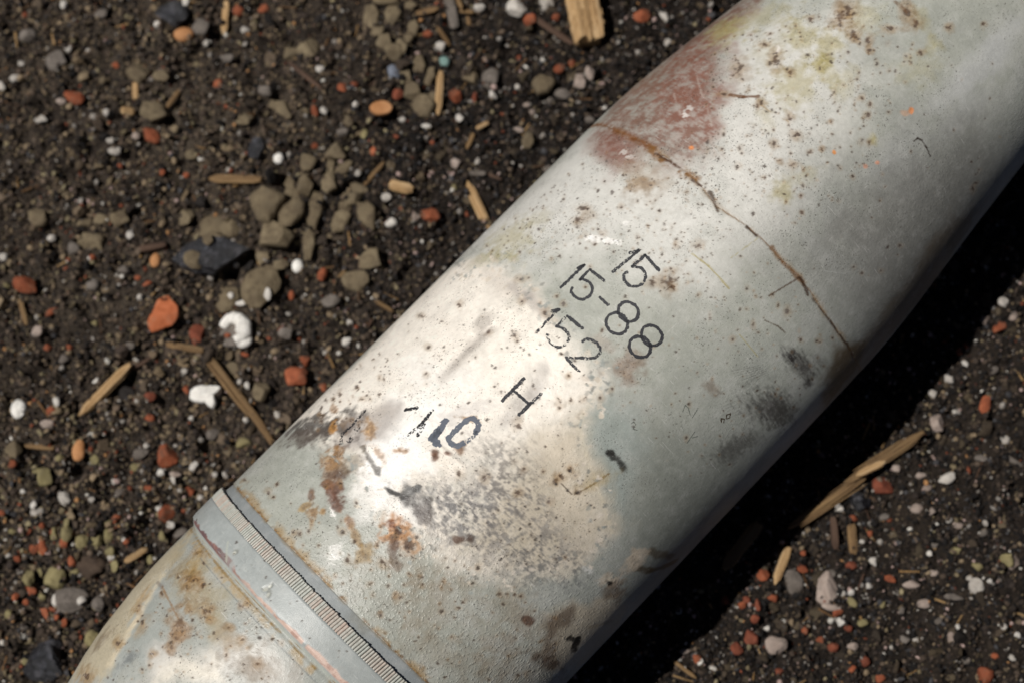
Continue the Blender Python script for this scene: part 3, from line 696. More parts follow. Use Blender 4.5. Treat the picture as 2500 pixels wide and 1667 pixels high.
# --- knurled ring: every tooth is cut
NTOOTH = 408
kr = np.random.default_rng(5)
prof_t = np.array([0.0, 0.12, 0.20, 0.42, 0.64, 0.82, 0.90])
lift_t = np.array([0.0, 0.03, 0.85, 1.0, 0.96, 0.80, 0.05])
ks = np.array([-10.3, -10.1, -9.8, -9.3, -8.4, -7.4, -6.4, -5.4, -4.95, -4.75, -4.6])
kl = np.array([0.0, .55, .9, 1, 1, 1, 1, 1, 1, .85, 0.0])
hh = kr.uniform(.80, 1.1, NTOOTH); jt = kr.uniform(-.06, .06, NTOOTH); off = kr.normal(0, .14, NTOOTH)
cop = np.clip(fbm(np.arange(NTOOTH) / 9.0, np.zeros(NTOOTH), 77, 3) * 1.5 - .45 + kr.normal(0, .18, NTOOTH), 0, 1)
verts = []; colr = []
for i, s in enumerate(ks):
    slant = (s + 7) * 0.10
    for k in range(NTOOTH):
        for q in range(7):
            ang = (k + prof_t[q] + jt[k]) / NTOOTH * 2 * math.pi + slant / RB
            ds = off[k] * lift_t[q] if i in (0, 1, 2, 8, 9, 10) else 0
            base = 77.6 if s < -7 else 77.5
            if i == len(ks) - 1: base = 76.2
            if i == 0: base = 77.9
            r = base + 0.72 * hh[k] * lift_t[q] * kl[i]
            verts.append((s + ds, -r * math.sin(ang), AXZ + r * math.cos(ang)))
            tip = lift_t[q] * kl[i]
            ck = cop[k] * (0.35 + .65 * kr.random())
            c = lin('#b3b6ae') * (1 - ck) + lin('#c39c8a') * ck
            c = c * (1 - .3 * (1 - tip)) + lin('#7a736c') * .3 * (1 - tip)
            colr.append(c)
knurl = mesh_obj('knurled_ring', np.array(verts) / 1000, grid_faces(len(ks), NTOOTH * 7, True), MAT_PAINT, shell, smooth=False)
set_attr(knurl, 'paint', np.array(colr)); nv = len(verts)
set_attr(knurl, 'rough', np.full(nv, .45)); set_attr(knurl, 'speck', np.full(nv, .25)); set_attr(knurl, 'blister', np.full(nv, .1)); set_attr(knurl, 'lathe', np.zeros(nv))
knurl['label'] = 'knurled ring of fine teeth rubbed down to copper'


# ------------------------------------------------------------------ lettering: thin worn ink laid on the body
def body_r(s, a):
    i = np.clip(s / 0.47, 0, 730); j = np.clip((a - ab[0]) / 0.47, 0, 560)
    i0 = i.astype(int); j0 = j.astype(int); fi = i - i0; fj = j - j0
    H = b.h
    h = (H[i0, j0] * (1 - fi) + H[i0 + 1, j0] * fi) * (1 - fj) + (H[i0, j0 + 1] * (1 - fi) + H[i0 + 1, j0 + 1] * fi) * fj
    return prof(s) + h


def ink_mat(name, col, col2):
    g = NT(name); v = g.coord('Object')
    g.l(g.ramp(g.noise(v, 1100, 4, .7), [(.35, lin(col)), (.62, lin(col)), (.78, lin(col2))]), g.b.inputs['Base Color'])
    g.b.inputs['Roughness'].default_value = .6
    g.bump(g.noise(v, 2200, 3), .4, .0002)
    return g.m


INK = ink_mat('black_stencil_ink', '#26272c', '#6d6f74')
SLATE = ink_mat('slate_brush_paint', '#555b66', '#8b8f96')
DRY = ink_mat('dry_black_brush_paint', '#1f1f22', '#5a5a5c')


def zoomA(x, y):   # two survey frames used when measuring the lettering
    return 1000 + x * 0.363559, 500 + y * 0.363559


def zoomB(x, y):
    return 760 + x * 0.212585, 940 + y * 0.212585


def smooth_pl(pts, n=6):
    P = np.array(pts, float)
    if len(P) < 3: return P
    out = []
    for k in range(len(P) - 1):
        p0 = P[max(k - 1, 0)]; p1 = P[k]; p2 = P[k + 1]; p3 = P[min(k + 2, len(P) - 1)]
        for u in np.linspace(0, 1, n, endpoint=False):
            out.append(.5 * ((2 * p1) + (p2 - p0) * u + (2 * p0 - 5 * p1 + 4 * p2 - p3) * u * u + (3 * p1 - p0 - 3 * p2 + p3) * u ** 3))
    out.append(P[-1]); return np.array(out)


def ring_pl(cx, cy, rx, ry, ang):
    t = np.linspace(0, 2 * math.pi, 33); c, s = math.cos(math.radians(ang)), math.sin(math.radians(ang))
    return [(cx + rx * math.cos(u) * c - ry * math.sin(u) * s, cy + rx * math.cos(u) * s + ry * math.sin(u) * c) for u in t]


def ink(name, strokes, conv, mat, label, seed, wear=.30, cell=.13, lift=.045):
    """strokes: (points, width px, wear, curved)"""
    V = []; F = []; base = 0
    for si, (pts, wpx, wr, cur) in enumerate(strokes):
        P = smooth_pl(pts) if cur else np.array(pts, float)
        px, py = conv(P[:, 0], P[:, 1]); s, a = surf(px, py)
        wmm = wpx * .152
        m_ = wmm
        gs = np.arange(s.min() - m_, s.max() + m_, cell); ga = np.arange(a.min() - m_, a.max() + m_, cell)
        S, A = np.meshgrid(gs, ga, indexing='ij')
        d = np.full(S.shape, 1e9)
        for k in range(len(s) - 1):
            vs_, va = s[k + 1] - s[k], a[k + 1] - a[k]
            t = np.clip(((S - s[k]) * vs_ + (A - a[k]) * va) / (vs_ * vs_ + va * va + 1e-9), 0, 1)
            d = np.minimum(d, np.hypot(S - s[k] - t * vs_, A - a[k] - t * va))
        e = (fbm(S / .9, A / .9, seed + si, 3) - .5) * .55 * wmm
        wearn = fbm(S / .55, A / .55, seed + 40 + si, 3, .7) * .75 + fbm(S / .5, A / 3.0, seed + 80, 2) * .25
        keep = (d + e < wmm / 2) & (wearn > wr)
        idx = np.argwhere(keep)
        for (i, j) in idx:
            V += [(gs[i], ga[j]), (gs[i] + cell, ga[j]), (gs[i] + cell, ga[j] + cell), (gs[i], ga[j] + cell)]
            F.append((base, base + 1, base + 2, base + 3)); base += 4
    V = np.array(V); r = body_r(V[:, 0], V[:, 1]) + lift
    th_ = V[:, 1] / RB
    co = np.stack([V[:, 0], -r * np.sin(th_), AXZ + r * np.cos(th_)], -1) / 1000
    o = mesh_obj(name, co, F, mat, shell)
    o['label'] = label
    return o


W = 7.5
ink('stencil_number', [([(1540, 305), (1365, 450)], W, .36, 0), ([(1538, 307), (1480, 322)], 8, .42, 0),
                       ([(1580, 340), (1672, 438)], W + .6, .22, 0), ([(1580, 340), (1495, 415)], W, .3, 0),
                       ([(1495, 415), (1555, 428), (1582, 470), (1570, 520), (1530, 546), (1480, 545), (1445, 515), (1437, 470), (1457, 455)], W, .33, 1)], zoomA, INK,
    'black stencilled 15', 300)
ink('stencil_number', [([(1170, 405), (1015, 555)], W + .8, .26, 0), ([(1168, 407), (1130, 425)], 9, .25, 0),
                       ([(1210, 435), (1305, 512)], W, .32, 0), ([(1210, 435), (1145, 500)], W, .3, 0),
                       ([(1145, 500), (1195, 515), (1222, 550), (1220, 590), (1195, 620), (1150, 636), (1105, 615), (1083, 580), (1088, 560)], W, .24, 1),
                       ([(1275, 622), (1330, 670)], W, .3, 0),
                       (ring_pl(1467, 719, 72, 62, 42), W + .6, .24, 0), (ring_pl(1390, 797, 76, 68, 42), W + .4, .26, 0),
                       (ring_pl(1624, 877, 74, 64, 42), W + .6, .25, 0), (ring_pl(1546, 954, 76, 67, 42), W + .4, .24, 0)], zoomA, INK,
    'black stencilled 15-88', 340)
ink('stencil_number', [([(1000, 705), (850, 860)], W - .6, .46, 0), ([(998, 707), (958, 718)], 10, .32, 0),
                       ([(1058, 748), (1157, 830)], W + 1, .25, 0), ([(1040, 760), (985, 820)], W - .4, .47, 0),
                       ([(985, 820), (1035, 835), (1068, 880), (1062, 912)], W, .36, 1), ([(1045, 940), (1000, 956), (950, 935), (925, 890), (925, 875)], W - .6, .42, 1),
                       ([(1158, 920), (1180, 905), (1215, 905), (1255, 930), (1278, 970), (1265, 1010), (1220, 1030), (1150, 1027), (1115, 1027)], W, .36, 1),
                       ([(1108, 1027), (1050, 1025)], W - .6, .46, 0), ([(1050, 1028), (1080, 1062), (1138, 1117)], W, .43, 0)], zoomA, INK,
    'faded black stencilled 152', 380)
ink('stencil_letter', [([(765, 1165), (622, 1312)], W + 1.2, .26, 0), ([(690, 1240), (795, 1330)], W, .28, 0), ([(880, 1265), (808, 1330)], W + .6, .42, 0), ([(808, 1330), (735, 1405)], W + 1.2, .28, 0)], zoomA, INK,
    'black stencilled letter H', 420)
ink('brushed_mark', [([(1080, 285), (1215, 258)], 9, .36, 0), ([(1385, 295), (1240, 470)], 9, .42, 0), ([(1240, 460), (1110, 575)], 7, .42, 0), ([(1290, 450), (1225, 570)], 10, .52, 0)], zoomB, DRY, 'dry black brush strokes beside the hand painted 10', 460)
ink('brushed_number', [([(1540, 410), (1440, 560)], 17, .22, 0), ([(1440, 540), (1390, 610)], 19, .24, 0), ([(1392, 610), (1440, 660)], 17, .26, 0), ([(1440, 668), (1478, 690)], 9, .30, 0),
                       ([(1885, 545), (1915, 470), (1880, 400), (1800, 395), (1710, 465), (1625, 550), (1572, 615), (1610, 675), (1690, 690), (1745, 670)], 14, .24, 1), ([(1890, 540), (1850, 595), (1790, 645), (1745, 675)], 9, .44, 1)], zoomB, SLATE, 'slate grey hand painted 10', 500)
ink('brushed_smear', [([(610, 300), (520, 400), (430, 490), (350, 560), (330, 660)], 9, .46, 1), ([(560, 430), (480, 560), (420, 640)], 16, .60, 0)], zoomB, DRY, 'smeared dry black brush stroke', 540)


def zoomC(x, y):
    return 1650 + x * .363559, 550 + y * .363559


STAMP = ink_mat('stamped_steel_mark', '#62665f', '#b9bbb4')
ink('stamped_mark', [([(45, 1250), (62, 1205), (82, 1225), (95, 1270)], 2.2, .25, 0), ([(110, 1290), (148, 1225)], 2.2, .3, 0), ([(75, 1460), (125, 1385)], 2.6, .2, 0), ([(110, 1425), (145, 1415)], 2.0, .3, 0),
                     ([(-300, 1330), (-285, 1318), (-270, 1335), (-290, 1365), (-262, 1375)], 2.0, .35, 0)], zoomC, STAMP, 'small stamped inspection marks', 560, lift=.03)
RUSTY = ink_mat('rusty_stamp', '#3a2c17', '#6a5526')
ink('stamped_mark', [([(305, 1320), (300, 1295), (325, 1300), (318, 1322)], 3, .2, 0), ([(335, 1295), (340, 1270), (365, 1262), (360, 1290), (340, 1297)], 3, .2, 0)], zoomC, RUSTY, 'tiny rusty stamped figures', 570, lift=.03)

# ------------------------------------------------------------------ soil
g = NT('dark_soil')
v = g.coord('Object')
n1 = g.noise(v, 60, 6, .65); n2 = g.noise(v, 420, 5, .7); n3 = g.noise(v, 14, 3)
c = g.ramp(n2, [(.25, lin('#1c1815')), (.5, lin('#3b332c')), (.72, lin('#5c5146'))])
c = g.mix(g.ramp(n1, [(.35, 0.0), (.68, .6)]), c, lin('#241f1b'))
c = g.mix(g.math('MULTIPLY', g.ramp(n3, [(.45, 0.0), (.65, 1.0)]), .45), c, lin('#5a5044'))
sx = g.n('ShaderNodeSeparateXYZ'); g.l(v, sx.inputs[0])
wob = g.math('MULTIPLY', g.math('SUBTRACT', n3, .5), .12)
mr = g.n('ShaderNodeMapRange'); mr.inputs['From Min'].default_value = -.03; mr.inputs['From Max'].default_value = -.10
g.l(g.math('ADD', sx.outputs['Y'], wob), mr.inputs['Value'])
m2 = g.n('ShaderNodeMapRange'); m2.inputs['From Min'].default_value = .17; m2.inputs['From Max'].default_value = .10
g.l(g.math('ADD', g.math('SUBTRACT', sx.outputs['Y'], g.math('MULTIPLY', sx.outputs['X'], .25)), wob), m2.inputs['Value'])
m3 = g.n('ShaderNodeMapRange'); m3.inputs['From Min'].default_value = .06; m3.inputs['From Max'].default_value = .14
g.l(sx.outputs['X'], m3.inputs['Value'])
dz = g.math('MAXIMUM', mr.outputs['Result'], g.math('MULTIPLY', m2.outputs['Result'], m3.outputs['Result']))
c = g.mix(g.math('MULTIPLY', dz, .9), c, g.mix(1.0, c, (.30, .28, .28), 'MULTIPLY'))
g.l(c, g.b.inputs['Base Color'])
g.b.inputs['Roughness'].default_value = .92
g.b.inputs['Specular IOR Level'].default_value = .2
g.bump(g.math('ADD', n2, g.math('MULTIPLY', g.noise(v, 1300, 4, .7), .5)), 1.0, .0016)
MAT_SOIL = g.m


def stretch(c0, c1, step, lo, hi, n):
    core = np.arange(c0, c1, step)
    k = (np.linspace(0, 1, n + 1)[1:]) ** 2.2
    return np.concatenate([(c0 - (c0 - lo) * k)[::-1], core, core[-1] + (hi - core[-1]) * k])


gx = stretch(-.20, .46, .0015, -1.2, 1.5, 40); gy = stretch(-.28, .40, .0015, -1.3, 1.4, 40)
GX, GY = np.meshgrid(gx, gy, indexing='ij')
fineh = 3.0 * (fbm(GX * 1000 / 3.4, GY * 1000 / 3.4, 23, 2, .7) - .5) / 1000
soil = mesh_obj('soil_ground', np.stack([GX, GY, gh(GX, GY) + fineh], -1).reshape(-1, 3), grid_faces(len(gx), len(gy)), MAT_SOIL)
soil['kind'] = 'structure'

# ------------------------------------------------------------------ loose pieces
def ico(sub):
    p = (1 + 5 ** .5) / 2
    V = [(-1, p, 0), (1, p, 0), (-1, -p, 0), (1, -p, 0), (0, -1, p), (0, 1, p), (0, -1, -p), (0, 1, -p), (p, 0, -1), (p, 0, 1), (-p, 0, -1), (-p, 0, 1)]
    V = [np.array(x) / np.linalg.norm(x) for x in V]
    F = [(0, 11, 5), (0, 5, 1), (0, 1, 7), (0, 7, 10), (0, 10, 11), (1, 5, 9), (5, 11, 4), (11, 10, 2), (10, 7, 6), (7, 1, 8), (3, 9, 4), (3, 4, 2), (3, 2, 6), (3, 6, 8), (3, 8, 9), (4, 9, 5), (2, 4, 11), (6, 2, 10), (8, 6, 7), (9, 8, 1)]
    for _ in range(sub):
        cache = {}; F2 = []
        def mid(a, b_):
            key = (min(a, b_), max(a, b_))
            if key not in cache:
                q = V[a] + V[b_]; V.append(q / np.linalg.norm(q)); cache[key] = len(V) - 1
            return cache[key]
        for (a, b_, c_) in F:
            x, y, z = mid(a, b_), mid(b_, c_), mid(c_, a)
            F2 += [(a, x, z), (b_, y, x), (c_, z, y), (x, y, z)]
        F = F2
    return np.array(V), np.array(F)


ICO = {k: ico(k) for k in (0, 1, 2, 3, 4)}


def stone_mesh(r_, sub, angular, outline=None, knob=.06):
    V, F = ICO[sub]; V = V.copy()
    if outline is not None:
        ph = np.degrees(np.arctan2(V[:, 1], V[:, 0])) % 360
        oa = np.array([o[0] for o in outline] + [outline[0][0] + 360]); orr = np.array([o[1] for o in outline] + [outline[0][1]])
        k = np.interp(ph, oa, orr)
        rho = np.hypot(V[:, 0], V[:, 1]) + 1e-6
        k = k * (rho ** .45) / rho
        V[:, :2] *= k[:, None]; V[:, 2] = np.sign(V[:, 2]) * np.abs(V[:, 2]) ** .75
    for _ in range(angular):
        n = r_.normal(size=3); n /= np.linalg.norm(n)
        dd = r_.uniform(.48, .86)
        t = V @ n - dd
        V = V - np.clip(t, 0, None)[:, None] * n * .97
    fr = 2.3
    nz = fbm(V[:, 0] * fr + 9.1 * r_.random() + V[:, 2], V[:, 1] * fr - V[:, 2] * 1.7 + 31 * r_.random(), int(r_.integers(1000)), 3) - .5
    V *= (1 + knob * 4 * nz)[:, None]
    return V, F


def crack_outline(r_, k):
    a = np.sort((np.arange(k) + r_.uniform(-.32, .32, k)) * 360 / k)
    p = np.stack([np.cos(np.radians(a)), np.sin(np.radians(a))], -1) * r_.uniform(.85, 1.15, k)[:, None]
    out = []
    for d in range(0, 360, 8):
        u = np.array([math.cos(math.radians(d)), math.sin(math.radians(d))]); best = 1.0
        for q in range(k):
            A_, B_ = p[q], p[(q + 1) % k]; M_ = np.array([u, A_ - B_]).T
            if abs(np.linalg.det(M_)) < 1e-6: continue
            t_, w_ = np.linalg.solve(M_, A_)
            if t_ > 0 and 0 <= w_ <= 1: best = t_
        out.append((d, best))
    return out


def simple_mat(name, stops, scale=500, rough=.85, bump=.0006, spec=.3, vecscale=(1, 1, 1), detail=5, hue=.25, dirt=0.35):
    g = NT(name); v = g.coord('Object', vecscale)
    oi = g.n('ShaderNodeObjectInfo')
    add = g.n('ShaderNodeVectorMath'); add.operation = 'ADD'
    g.l(v, add.inputs[0])
    cmb = g.n('ShaderNodeCombineXYZ'); g.l(oi.outputs['Random'], cmb.inputs[0]); g.l(oi.outputs['Random'], cmb.inputs[2])
    g.l(cmb.outputs[0], add.inputs[1]); v = add.outputs[0]
    n = g.noise(v, scale, detail, .65)
    c = g.ramp(n, stops)
    c = g.mix(g.math('MULTIPLY', oi.outputs['Random'], hue), c, g.mix(1.0, c, (.55, .52, .50), 'MULTIPLY'))
    c = g.mix(g.math('MULTIPLY', g.ramp(g.noise(v, scale * .5, 5, .7), [(.5, 0.0), (.66, 1.0)]), dirt), c, lin('#3a322a'))
    g.l(c, g.b.inputs['Base Color'])
    g.b.inputs['Roughness'].default_value = rough; g.b.inputs['Specular IOR Level'].default_value = spec
    g.bump(g.noise(v, scale * 2.2, 5, .7), .8, bump)
    return g.m


M = {
    'brick': simple_mat('red_brick', [(.3, lin('#77402b')), (.55, lin('#985437')), (.75, lin('#aa7154'))], 300, hue=.75, dirt=.7),
    'bigbrick': simple_mat('orange_brick', [(.3, lin('#97512f')), (.55, lin('#b96a45')), (.75, lin('#c58564'))], 260, hue=.1, dirt=.3),
    'brickdark': simple_mat('dark_brick', [(.3, lin('#5a2f22')), (.6, lin('#7f4430')), (.8, lin('#96604a'))], 300),
    'white': simple_mat('white_mortar', [(.3, lin('#a8a29a')), (.6, lin('#cfcac2')), (.8, lin('#e6e2da'))], 240, hue=.75, dirt=.5),
    'purewhite': simple_mat('bright_white_mortar', [(.3, lin('#dcd7cf')), (.6, lin('#f4f1ea')), (.8, lin('#f6f4ee'))], 420, hue=.05, dirt=.35, bump=.0012),
    'pink': simple_mat('pale_pink_stone', [(.3, lin('#85766c')), (.6, lin('#a99a90')), (.8, lin('#c4b8ae'))], 300, hue=.6, dirt=.65),
    'grey': simple_mat('grey_stone', [(.3, lin('#57514b')), (.6, lin('#787069')), (.8, lin('#a09a93'))], 300, hue=.6, dirt=.6),
    'bluegrey': simple_mat('blue_grey_stone', [(.3, lin('#4a4f5a')), (.6, lin('#767c88')), (.8, lin('#a6abb4'))], 300),
    'olive': simple_mat('olive_grit', [(.3, lin('#6d6444')), (.6, lin('#8f8560')), (.8, lin('#a0966f'))], 300, hue=.5, dirt=.5),
    'clay': simple_mat('dry_clay', [(.3, lin('#574b3b')), (.58, lin('#7c6f58')), (.8, lin('#95886e'))], 260, dirt=.5, hue=.6, bump=.0010),
    'coal': simple_mat('coal', [(.3, lin('#0c0c0f')), (.52, lin('#1c1c21')), (.70, lin('#55565e'))], 300, rough=.34, spec=.6, dirt=.3, bump=.0016),
    'ochre': simple_mat('ochre_pebble', [(.3, lin('#99683f')), (.6, lin('#b3835a')), (.8, lin('#c89f78'))], 120, dirt=.15, bump=.0002),
    'teal': simple_mat('teal_stone', [(.3, lin('#5d7a74')), (.6, lin('#7f9a94')), (.8, lin('#9ab0aa'))], 300),
    'wood': simple_mat('pale_split_wood', [(.28, lin('#5f4730')), (.48, lin('#ab8a60')), (.75, lin('#dabd94'))], 900, vecscale=(.05, 1, 1), dirt=.35, bump=.0009),
    'woodbrown': simple_mat('brown_split_wood', [(.28, lin('#3a2b1a')), (.48, lin('#765d40')), (.75, lin('#a3865c'))], 900, vecscale=(.05, 1, 1), dirt=.45, bump=.0009),
    'twig': simple_mat('dark_twig', [(.28, lin('#2d211a')), (.5, lin('#4d3b30')), (.75, lin('#6b5546'))], 420, vecscale=(.12, 1, 1), dirt=.3),
    'earth': simple_mat('brown_earth_clod', [(.3, lin('#2c221b')), (.6, lin('#4a3c31')), (.8, lin('#5d4e42'))], 300),
}
IMG_RIGHT = math.degrees(math.atan2(-.71642, .69650))     # world bearing of the photo's horizontal
ALL = []                                                   # every loose piece: (object, kind word, px, py, size)


def place(o, px, py, ang, zoff):
    P = ground_pt(np.array(float(px)), np.array(float(py)))
    o.location = (P[0], P[1], float(gh(P[0], P[1])) + zoff)
    o.rotation_euler = (0, 0, math.radians(IMG_RIGHT - ang))


def mm_per_px(px, py):
    a_ = ground_pt(np.array([px, px + 10.]), np.array([py, py + 0.]))
    return float(np.linalg.norm(a_[1] - a_[0])) / 10


def stone(name, mat, px, py, w, h, ang=0, tall=.7, angular=6, sub=2, outline=None, label=None, cat='stone', sink=.22, knob=.06, group=None, word=None):
    r_ = np.random.default_rng(int(px * 13 + py * 7) & 0xfffffff)
    V, F = stone_mesh(r_, sub, angular, outline, knob)
    k = mm_per_px(px, py)
    ext = V.max(0) - V.min(0)
    V = V / ext * np.array([w * k, h * k, min(w, h) * k * tall])
    V -= (V.max(0) + V.min(0)) / 2
    o = mesh_obj(name, V, F, M[mat], None, smooth=angular < 5)
    place(o, px, py, ang, min(w, h) * k * tall * (.5 - sink) + .0014)
    o['category'] = cat
    if label: o['label'] = label
    if group: o['group'] = group
    ALL.append((o, word or name.replace('_', ' '), px, py, max(w, h)))
    return o


def stick(name, mat, x1, y1, x2, y2, w, label=None, cat='wood splinter', tall=.55, tip=(.25, .25), group=None, bend=0.0, word=None, lift=.0, nl=16, nc=10, ridge=.16, strands=0):
    A, B_ = ground_pt(np.array(float(x1)), np.array(float(y1))), ground_pt(np.array(float(x2)), np.array(float(y2)))
    L = np.linalg.norm(B_ - A); k = mm_per_px((x1 + x2) / 2, (y1 + y2) / 2); wm = w * k
    r_ = np.random.default_rng(int(x1 * 3 + y1 * 5 + x2) & 0xfffffff)
    t = np.linspace(0, 1, nl)
    prof_ = np.ones(nl)
    prof_ = np.minimum(prof_, tip[0] + (1 - tip[0]) * np.clip(t / .16, 0, 1)) ; prof_ = np.minimum(prof_, tip[1] + (1 - tip[1]) * np.clip((1 - t) / .16, 0, 1))
    ph = np.linspace(0, 2 * math.pi, nc, endpoint=False)
    sq = 1 / np.maximum(np.abs(np.cos(ph)), np.abs(np.sin(ph))) ** .7
    rid = 1 + ridge * (r_.random(nc) - .5) * 2
    V = []
    for q in range(nl):
        jit = 1 + .10 * (r_.random() - .5)
        jag = (r_.random(nc) - .5) * .06 * (L if q in (0, nl - 1) else 0) * (1 if w > 14 else .4)
        yy = prof_[q] * jit * wm / 2 * np.cos(ph) * sq * rid * .86
        zz = prof_[q] * jit * wm / 2 * tall * np.sin(ph) * sq * rid
        cy = bend * L * math.sin(math.pi * t[q]) + .06 * wm * (vn(t[q] * 5 + w, 3.3, int(x1)) - .5)
        V.append(np.stack([np.full(nc, (t[q] - .5) * L) + jag, yy + cy, zz], -1))
    V = np.concatenate(V)
    F = grid_faces(nl, nc, True).tolist()
    V = np.concatenate([V, [[-.5 * L, 0, 0]], [[.5 * L, 0, 0]]])
    n0 = len(V) - 2
    tris = [(n0, (q + 1) % nc, q, q) for q in range(nc)] + [(n0 + 1, (nl - 1) * nc + q, (nl - 1) * nc + (q + 1) % nc, (nl - 1) * nc + (q + 1) % nc) for q in range(nc)]
    me = bpy.data.meshes.new(name)
    me.from_pydata(V.tolist(), [], F + [list(dict.fromkeys(f)) for f in tris]); me.materials.append(M[mat])
    o = bpy.data.objects.new(name, me); COL.objects.link(o)
    mx, my = (A[0] + B_[0]) / 2, (A[1] + B_[1]) / 2
    za, zb = float(gh(A[0], A[1])), float(gh(B_[0], B_[1]))
    o.location = (mx, my, max((za + zb) / 2, float(gh(mx, my))) + wm * tall * .36 + lift + .0016)
    o.rotation_euler = (0, -math.atan2(zb - za, L) * .8, math.atan2(B_[1] - A[1], B_[0] - A[0]))
    o['category'] = cat
    if label: o['label'] = label
    if group: o['group'] = group
    ALL.append((o, word or name.replace('_', ' '), (x1 + x2) / 2, (y1 + y2) / 2, max(abs(x2 - x1), abs(y2 - y1))))
    for q in range(strands):
        fl = L * r_.uniform(.35, .95); f0 = r_.uniform(-.5, .5) * (L - fl) * 1.25; fy = (-.5 + (q + .5) / strands) * wm * (1.5 if w < 30 else .86); fw = wm / strands * r_.uniform(.6, 1.15)
        tt = np.linspace(0, 1, 10); pp = np.linspace(0, 2 * math.pi, 6, endpoint=False); FV = []
        b0, b1 = r_.uniform(-.12, .12, 2) * wm
        for u in tt:
            k_ = fw / 2 * min(1, .25 + u * 5, .2 + (1 - u) * 5) * r_.uniform(.85, 1.1)
            FV.append(np.stack([np.full(6, f0 + (u - .5) * fl), fy + b0 + (b1 - b0) * u + k_ * np.cos(pp), wm * tall * (.34 + .05 * math.sin(3 * u + q)) + k_ * .8 * np.sin(pp)], -1))
        fo = mesh_obj('fibre', np.concatenate(FV), grid_faces(10, 6, True), M[mat], o, smooth=False)
    return o


# --- pieces that stand out, each measured in the photograph
stick('wood_block', 'wood', 1404, -110, 1437, 118, 82, 'split pale wood block at the top edge, largest piece of wood', 'wood block', tall=.85, tip=(.9, .9), nl=26, nc=22, ridge=.22, strands=7)
stick('wood_splinter', 'woodbrown', 1924, 1292, 2110, 1165, 24, 'broad fibrous wood splinter in front of the shell shadow', tip=(.3, .6), nl=20, nc=14, ridge=.3, strands=6, lift=.004)
stick('wood_splinter', 'woodbrown', 2060, 1185, 2246, 1062, 22, 'dim fibrous wood splinter running into the shell shadow', tip=(.5, .4), nl=20, nc=14, ridge=.3, strands=6, lift=.004)
stick('wood_splinter', 'wood', 2080, 1170, 2148, 1138, 18, 'short bright sliver on top of the fibrous splinters right of the shell', tip=(.3, .3), lift=.009)
stick('wood_splinter', 'wood', 1888, 1428, 1924, 1335, 24, 'short ochre wood chip leaning at the edge of the shell shadow', tip=(.2, .8))
stick('wood_splinter', 'woodbrown', 1765, 1392, 1850, 1282, 40, 'wide wood chip lying inside the shell shadow', tip=(.4, .7))
stick('wood_splinter', 'woodbrown', 2076, 1280, 2084, 1352, 24, 'upright dull wood chip between red crumbs right of the shell', tip=(.8, .7))
stick('wood_splinter', 'wood', 200, 1016, 322, 892, 26, 'spindle-shaped pale wood sliver left of the white star-shaped fragment', tip=(.2, .5), lift=.003, nc=14, ridge=.3)
stick('twig', 'twig', 315, 905, 368, 872, 9, 'thin dark twig at the upper tip of the spindle-shaped sliver', 'twig', tip=(.6, .3))
stick('wood_splinter', 'woodbrown', 411, 844, 502, 862, 19, 'short brown stick under the largest orange brick fragment', tip=(.7, .7))
stick('twig', 'woodbrown', 513, 880, 664, 1078, 20, 'long brown twig running under the edge of the shell', 'twig', tip=(.4, .7), bend=.02, nl=22, strands=2)
stick('wood_splinter', 'wood', 1141, 450, 1192, 562, 21, 'curved tan sliver touching the upper edge of the shell', tip=(.35, .6), bend=.03, strands=2)
stick('wood_splinter', 'wood', 1077, 178, 1071, 288, 20, 'bright upright wood splinter below the teal stone', tip=(.5, .35))
stick('wood_splinter', 'wood', 553, 4, 545, 82, 18, 'bright upright splinter at the top edge left of the clay', tip=(.6, .4))
stick('wood_splinter', 'woodbrown', 508, 436, 642, 447, 24, 'dull brown stick lying level above the cracked clay', tip=(.3, .6))
stick('wood_splinter', 'woodbrown', 1016, 40, 1074, 34, 18, 'level ochre wood chip between clay lumps at the top', tip=(.6, .5))
stick('wood_splinter', 'woodbrown', 1066, 70, 1100, 112, 13, 'narrow brown splinter right of the upper clay lumps', tip=(.4, .3))
stick('twig', 'grey', 1094, -10, 1112, 74, 26, 'blunt grey stick at the top edge beside the clay', 'twig', tip=(.9, .8))
stick('wood_splinter', 'woodbrown', 1114, 6, 1130, 34, 11, 'small bent brown splinter at the top edge', tip=(.5, .5)); stick('wood_splinter', 'woodbrown', 1122, 34, 1158, 33, 12, 'small level brown splinter near the top edge', tip=(.6, .5)); stick('wood_splinter', 'woodbrown', 1142, 44, 1147, 66, 11, 'tiny upright brown splinter near the top edge', tip=(.7, .5))
stick('twig', 'twig', 1292, 38, 1397, 112, 18, 'dark red-brown twig left of the wood block', 'twig', tip=(.6, .5))
stick('wood_splinter', 'woodbrown', 1138, 366, 1158, 330, 12, 'slim tan splinter in the bare soil above the shell', tip=(.4, .6)); stick('wood_splinter', 'wood', 1164, 326, 1194, 307, 13, 'stubby orange splinter in the bare soil above the shell', tip=(.6, .5))
stick('wood_splinter', 'woodbrown', 886, 452, 938, 396, 11, 'thin brown splinter at the right of the cracked clay', tip=(.4, .4))
stick('wood_splinter', 'wood', 956, 462, 1012, 476, 28, 'flat tan wood chip right of the cracked clay', tip=(.7, .5))
stick('wood_splinter', 'wood', 333, 208, 332, 246, 17, 'stubby upright pale chip in the upper left soil', tip=(.7, .7)); stick('wood_splinter', 'wood', 298, 276, 330, 275, 22, 'squat yellow wood chip in the upper left soil', tip=(.8, .7), cat='wood chip')
stick('wood_splinter', 'woodbrown', 410, 268, 444, 226, 13, 'slanting brown splinter in the upper left soil', tip=(.5, .5))
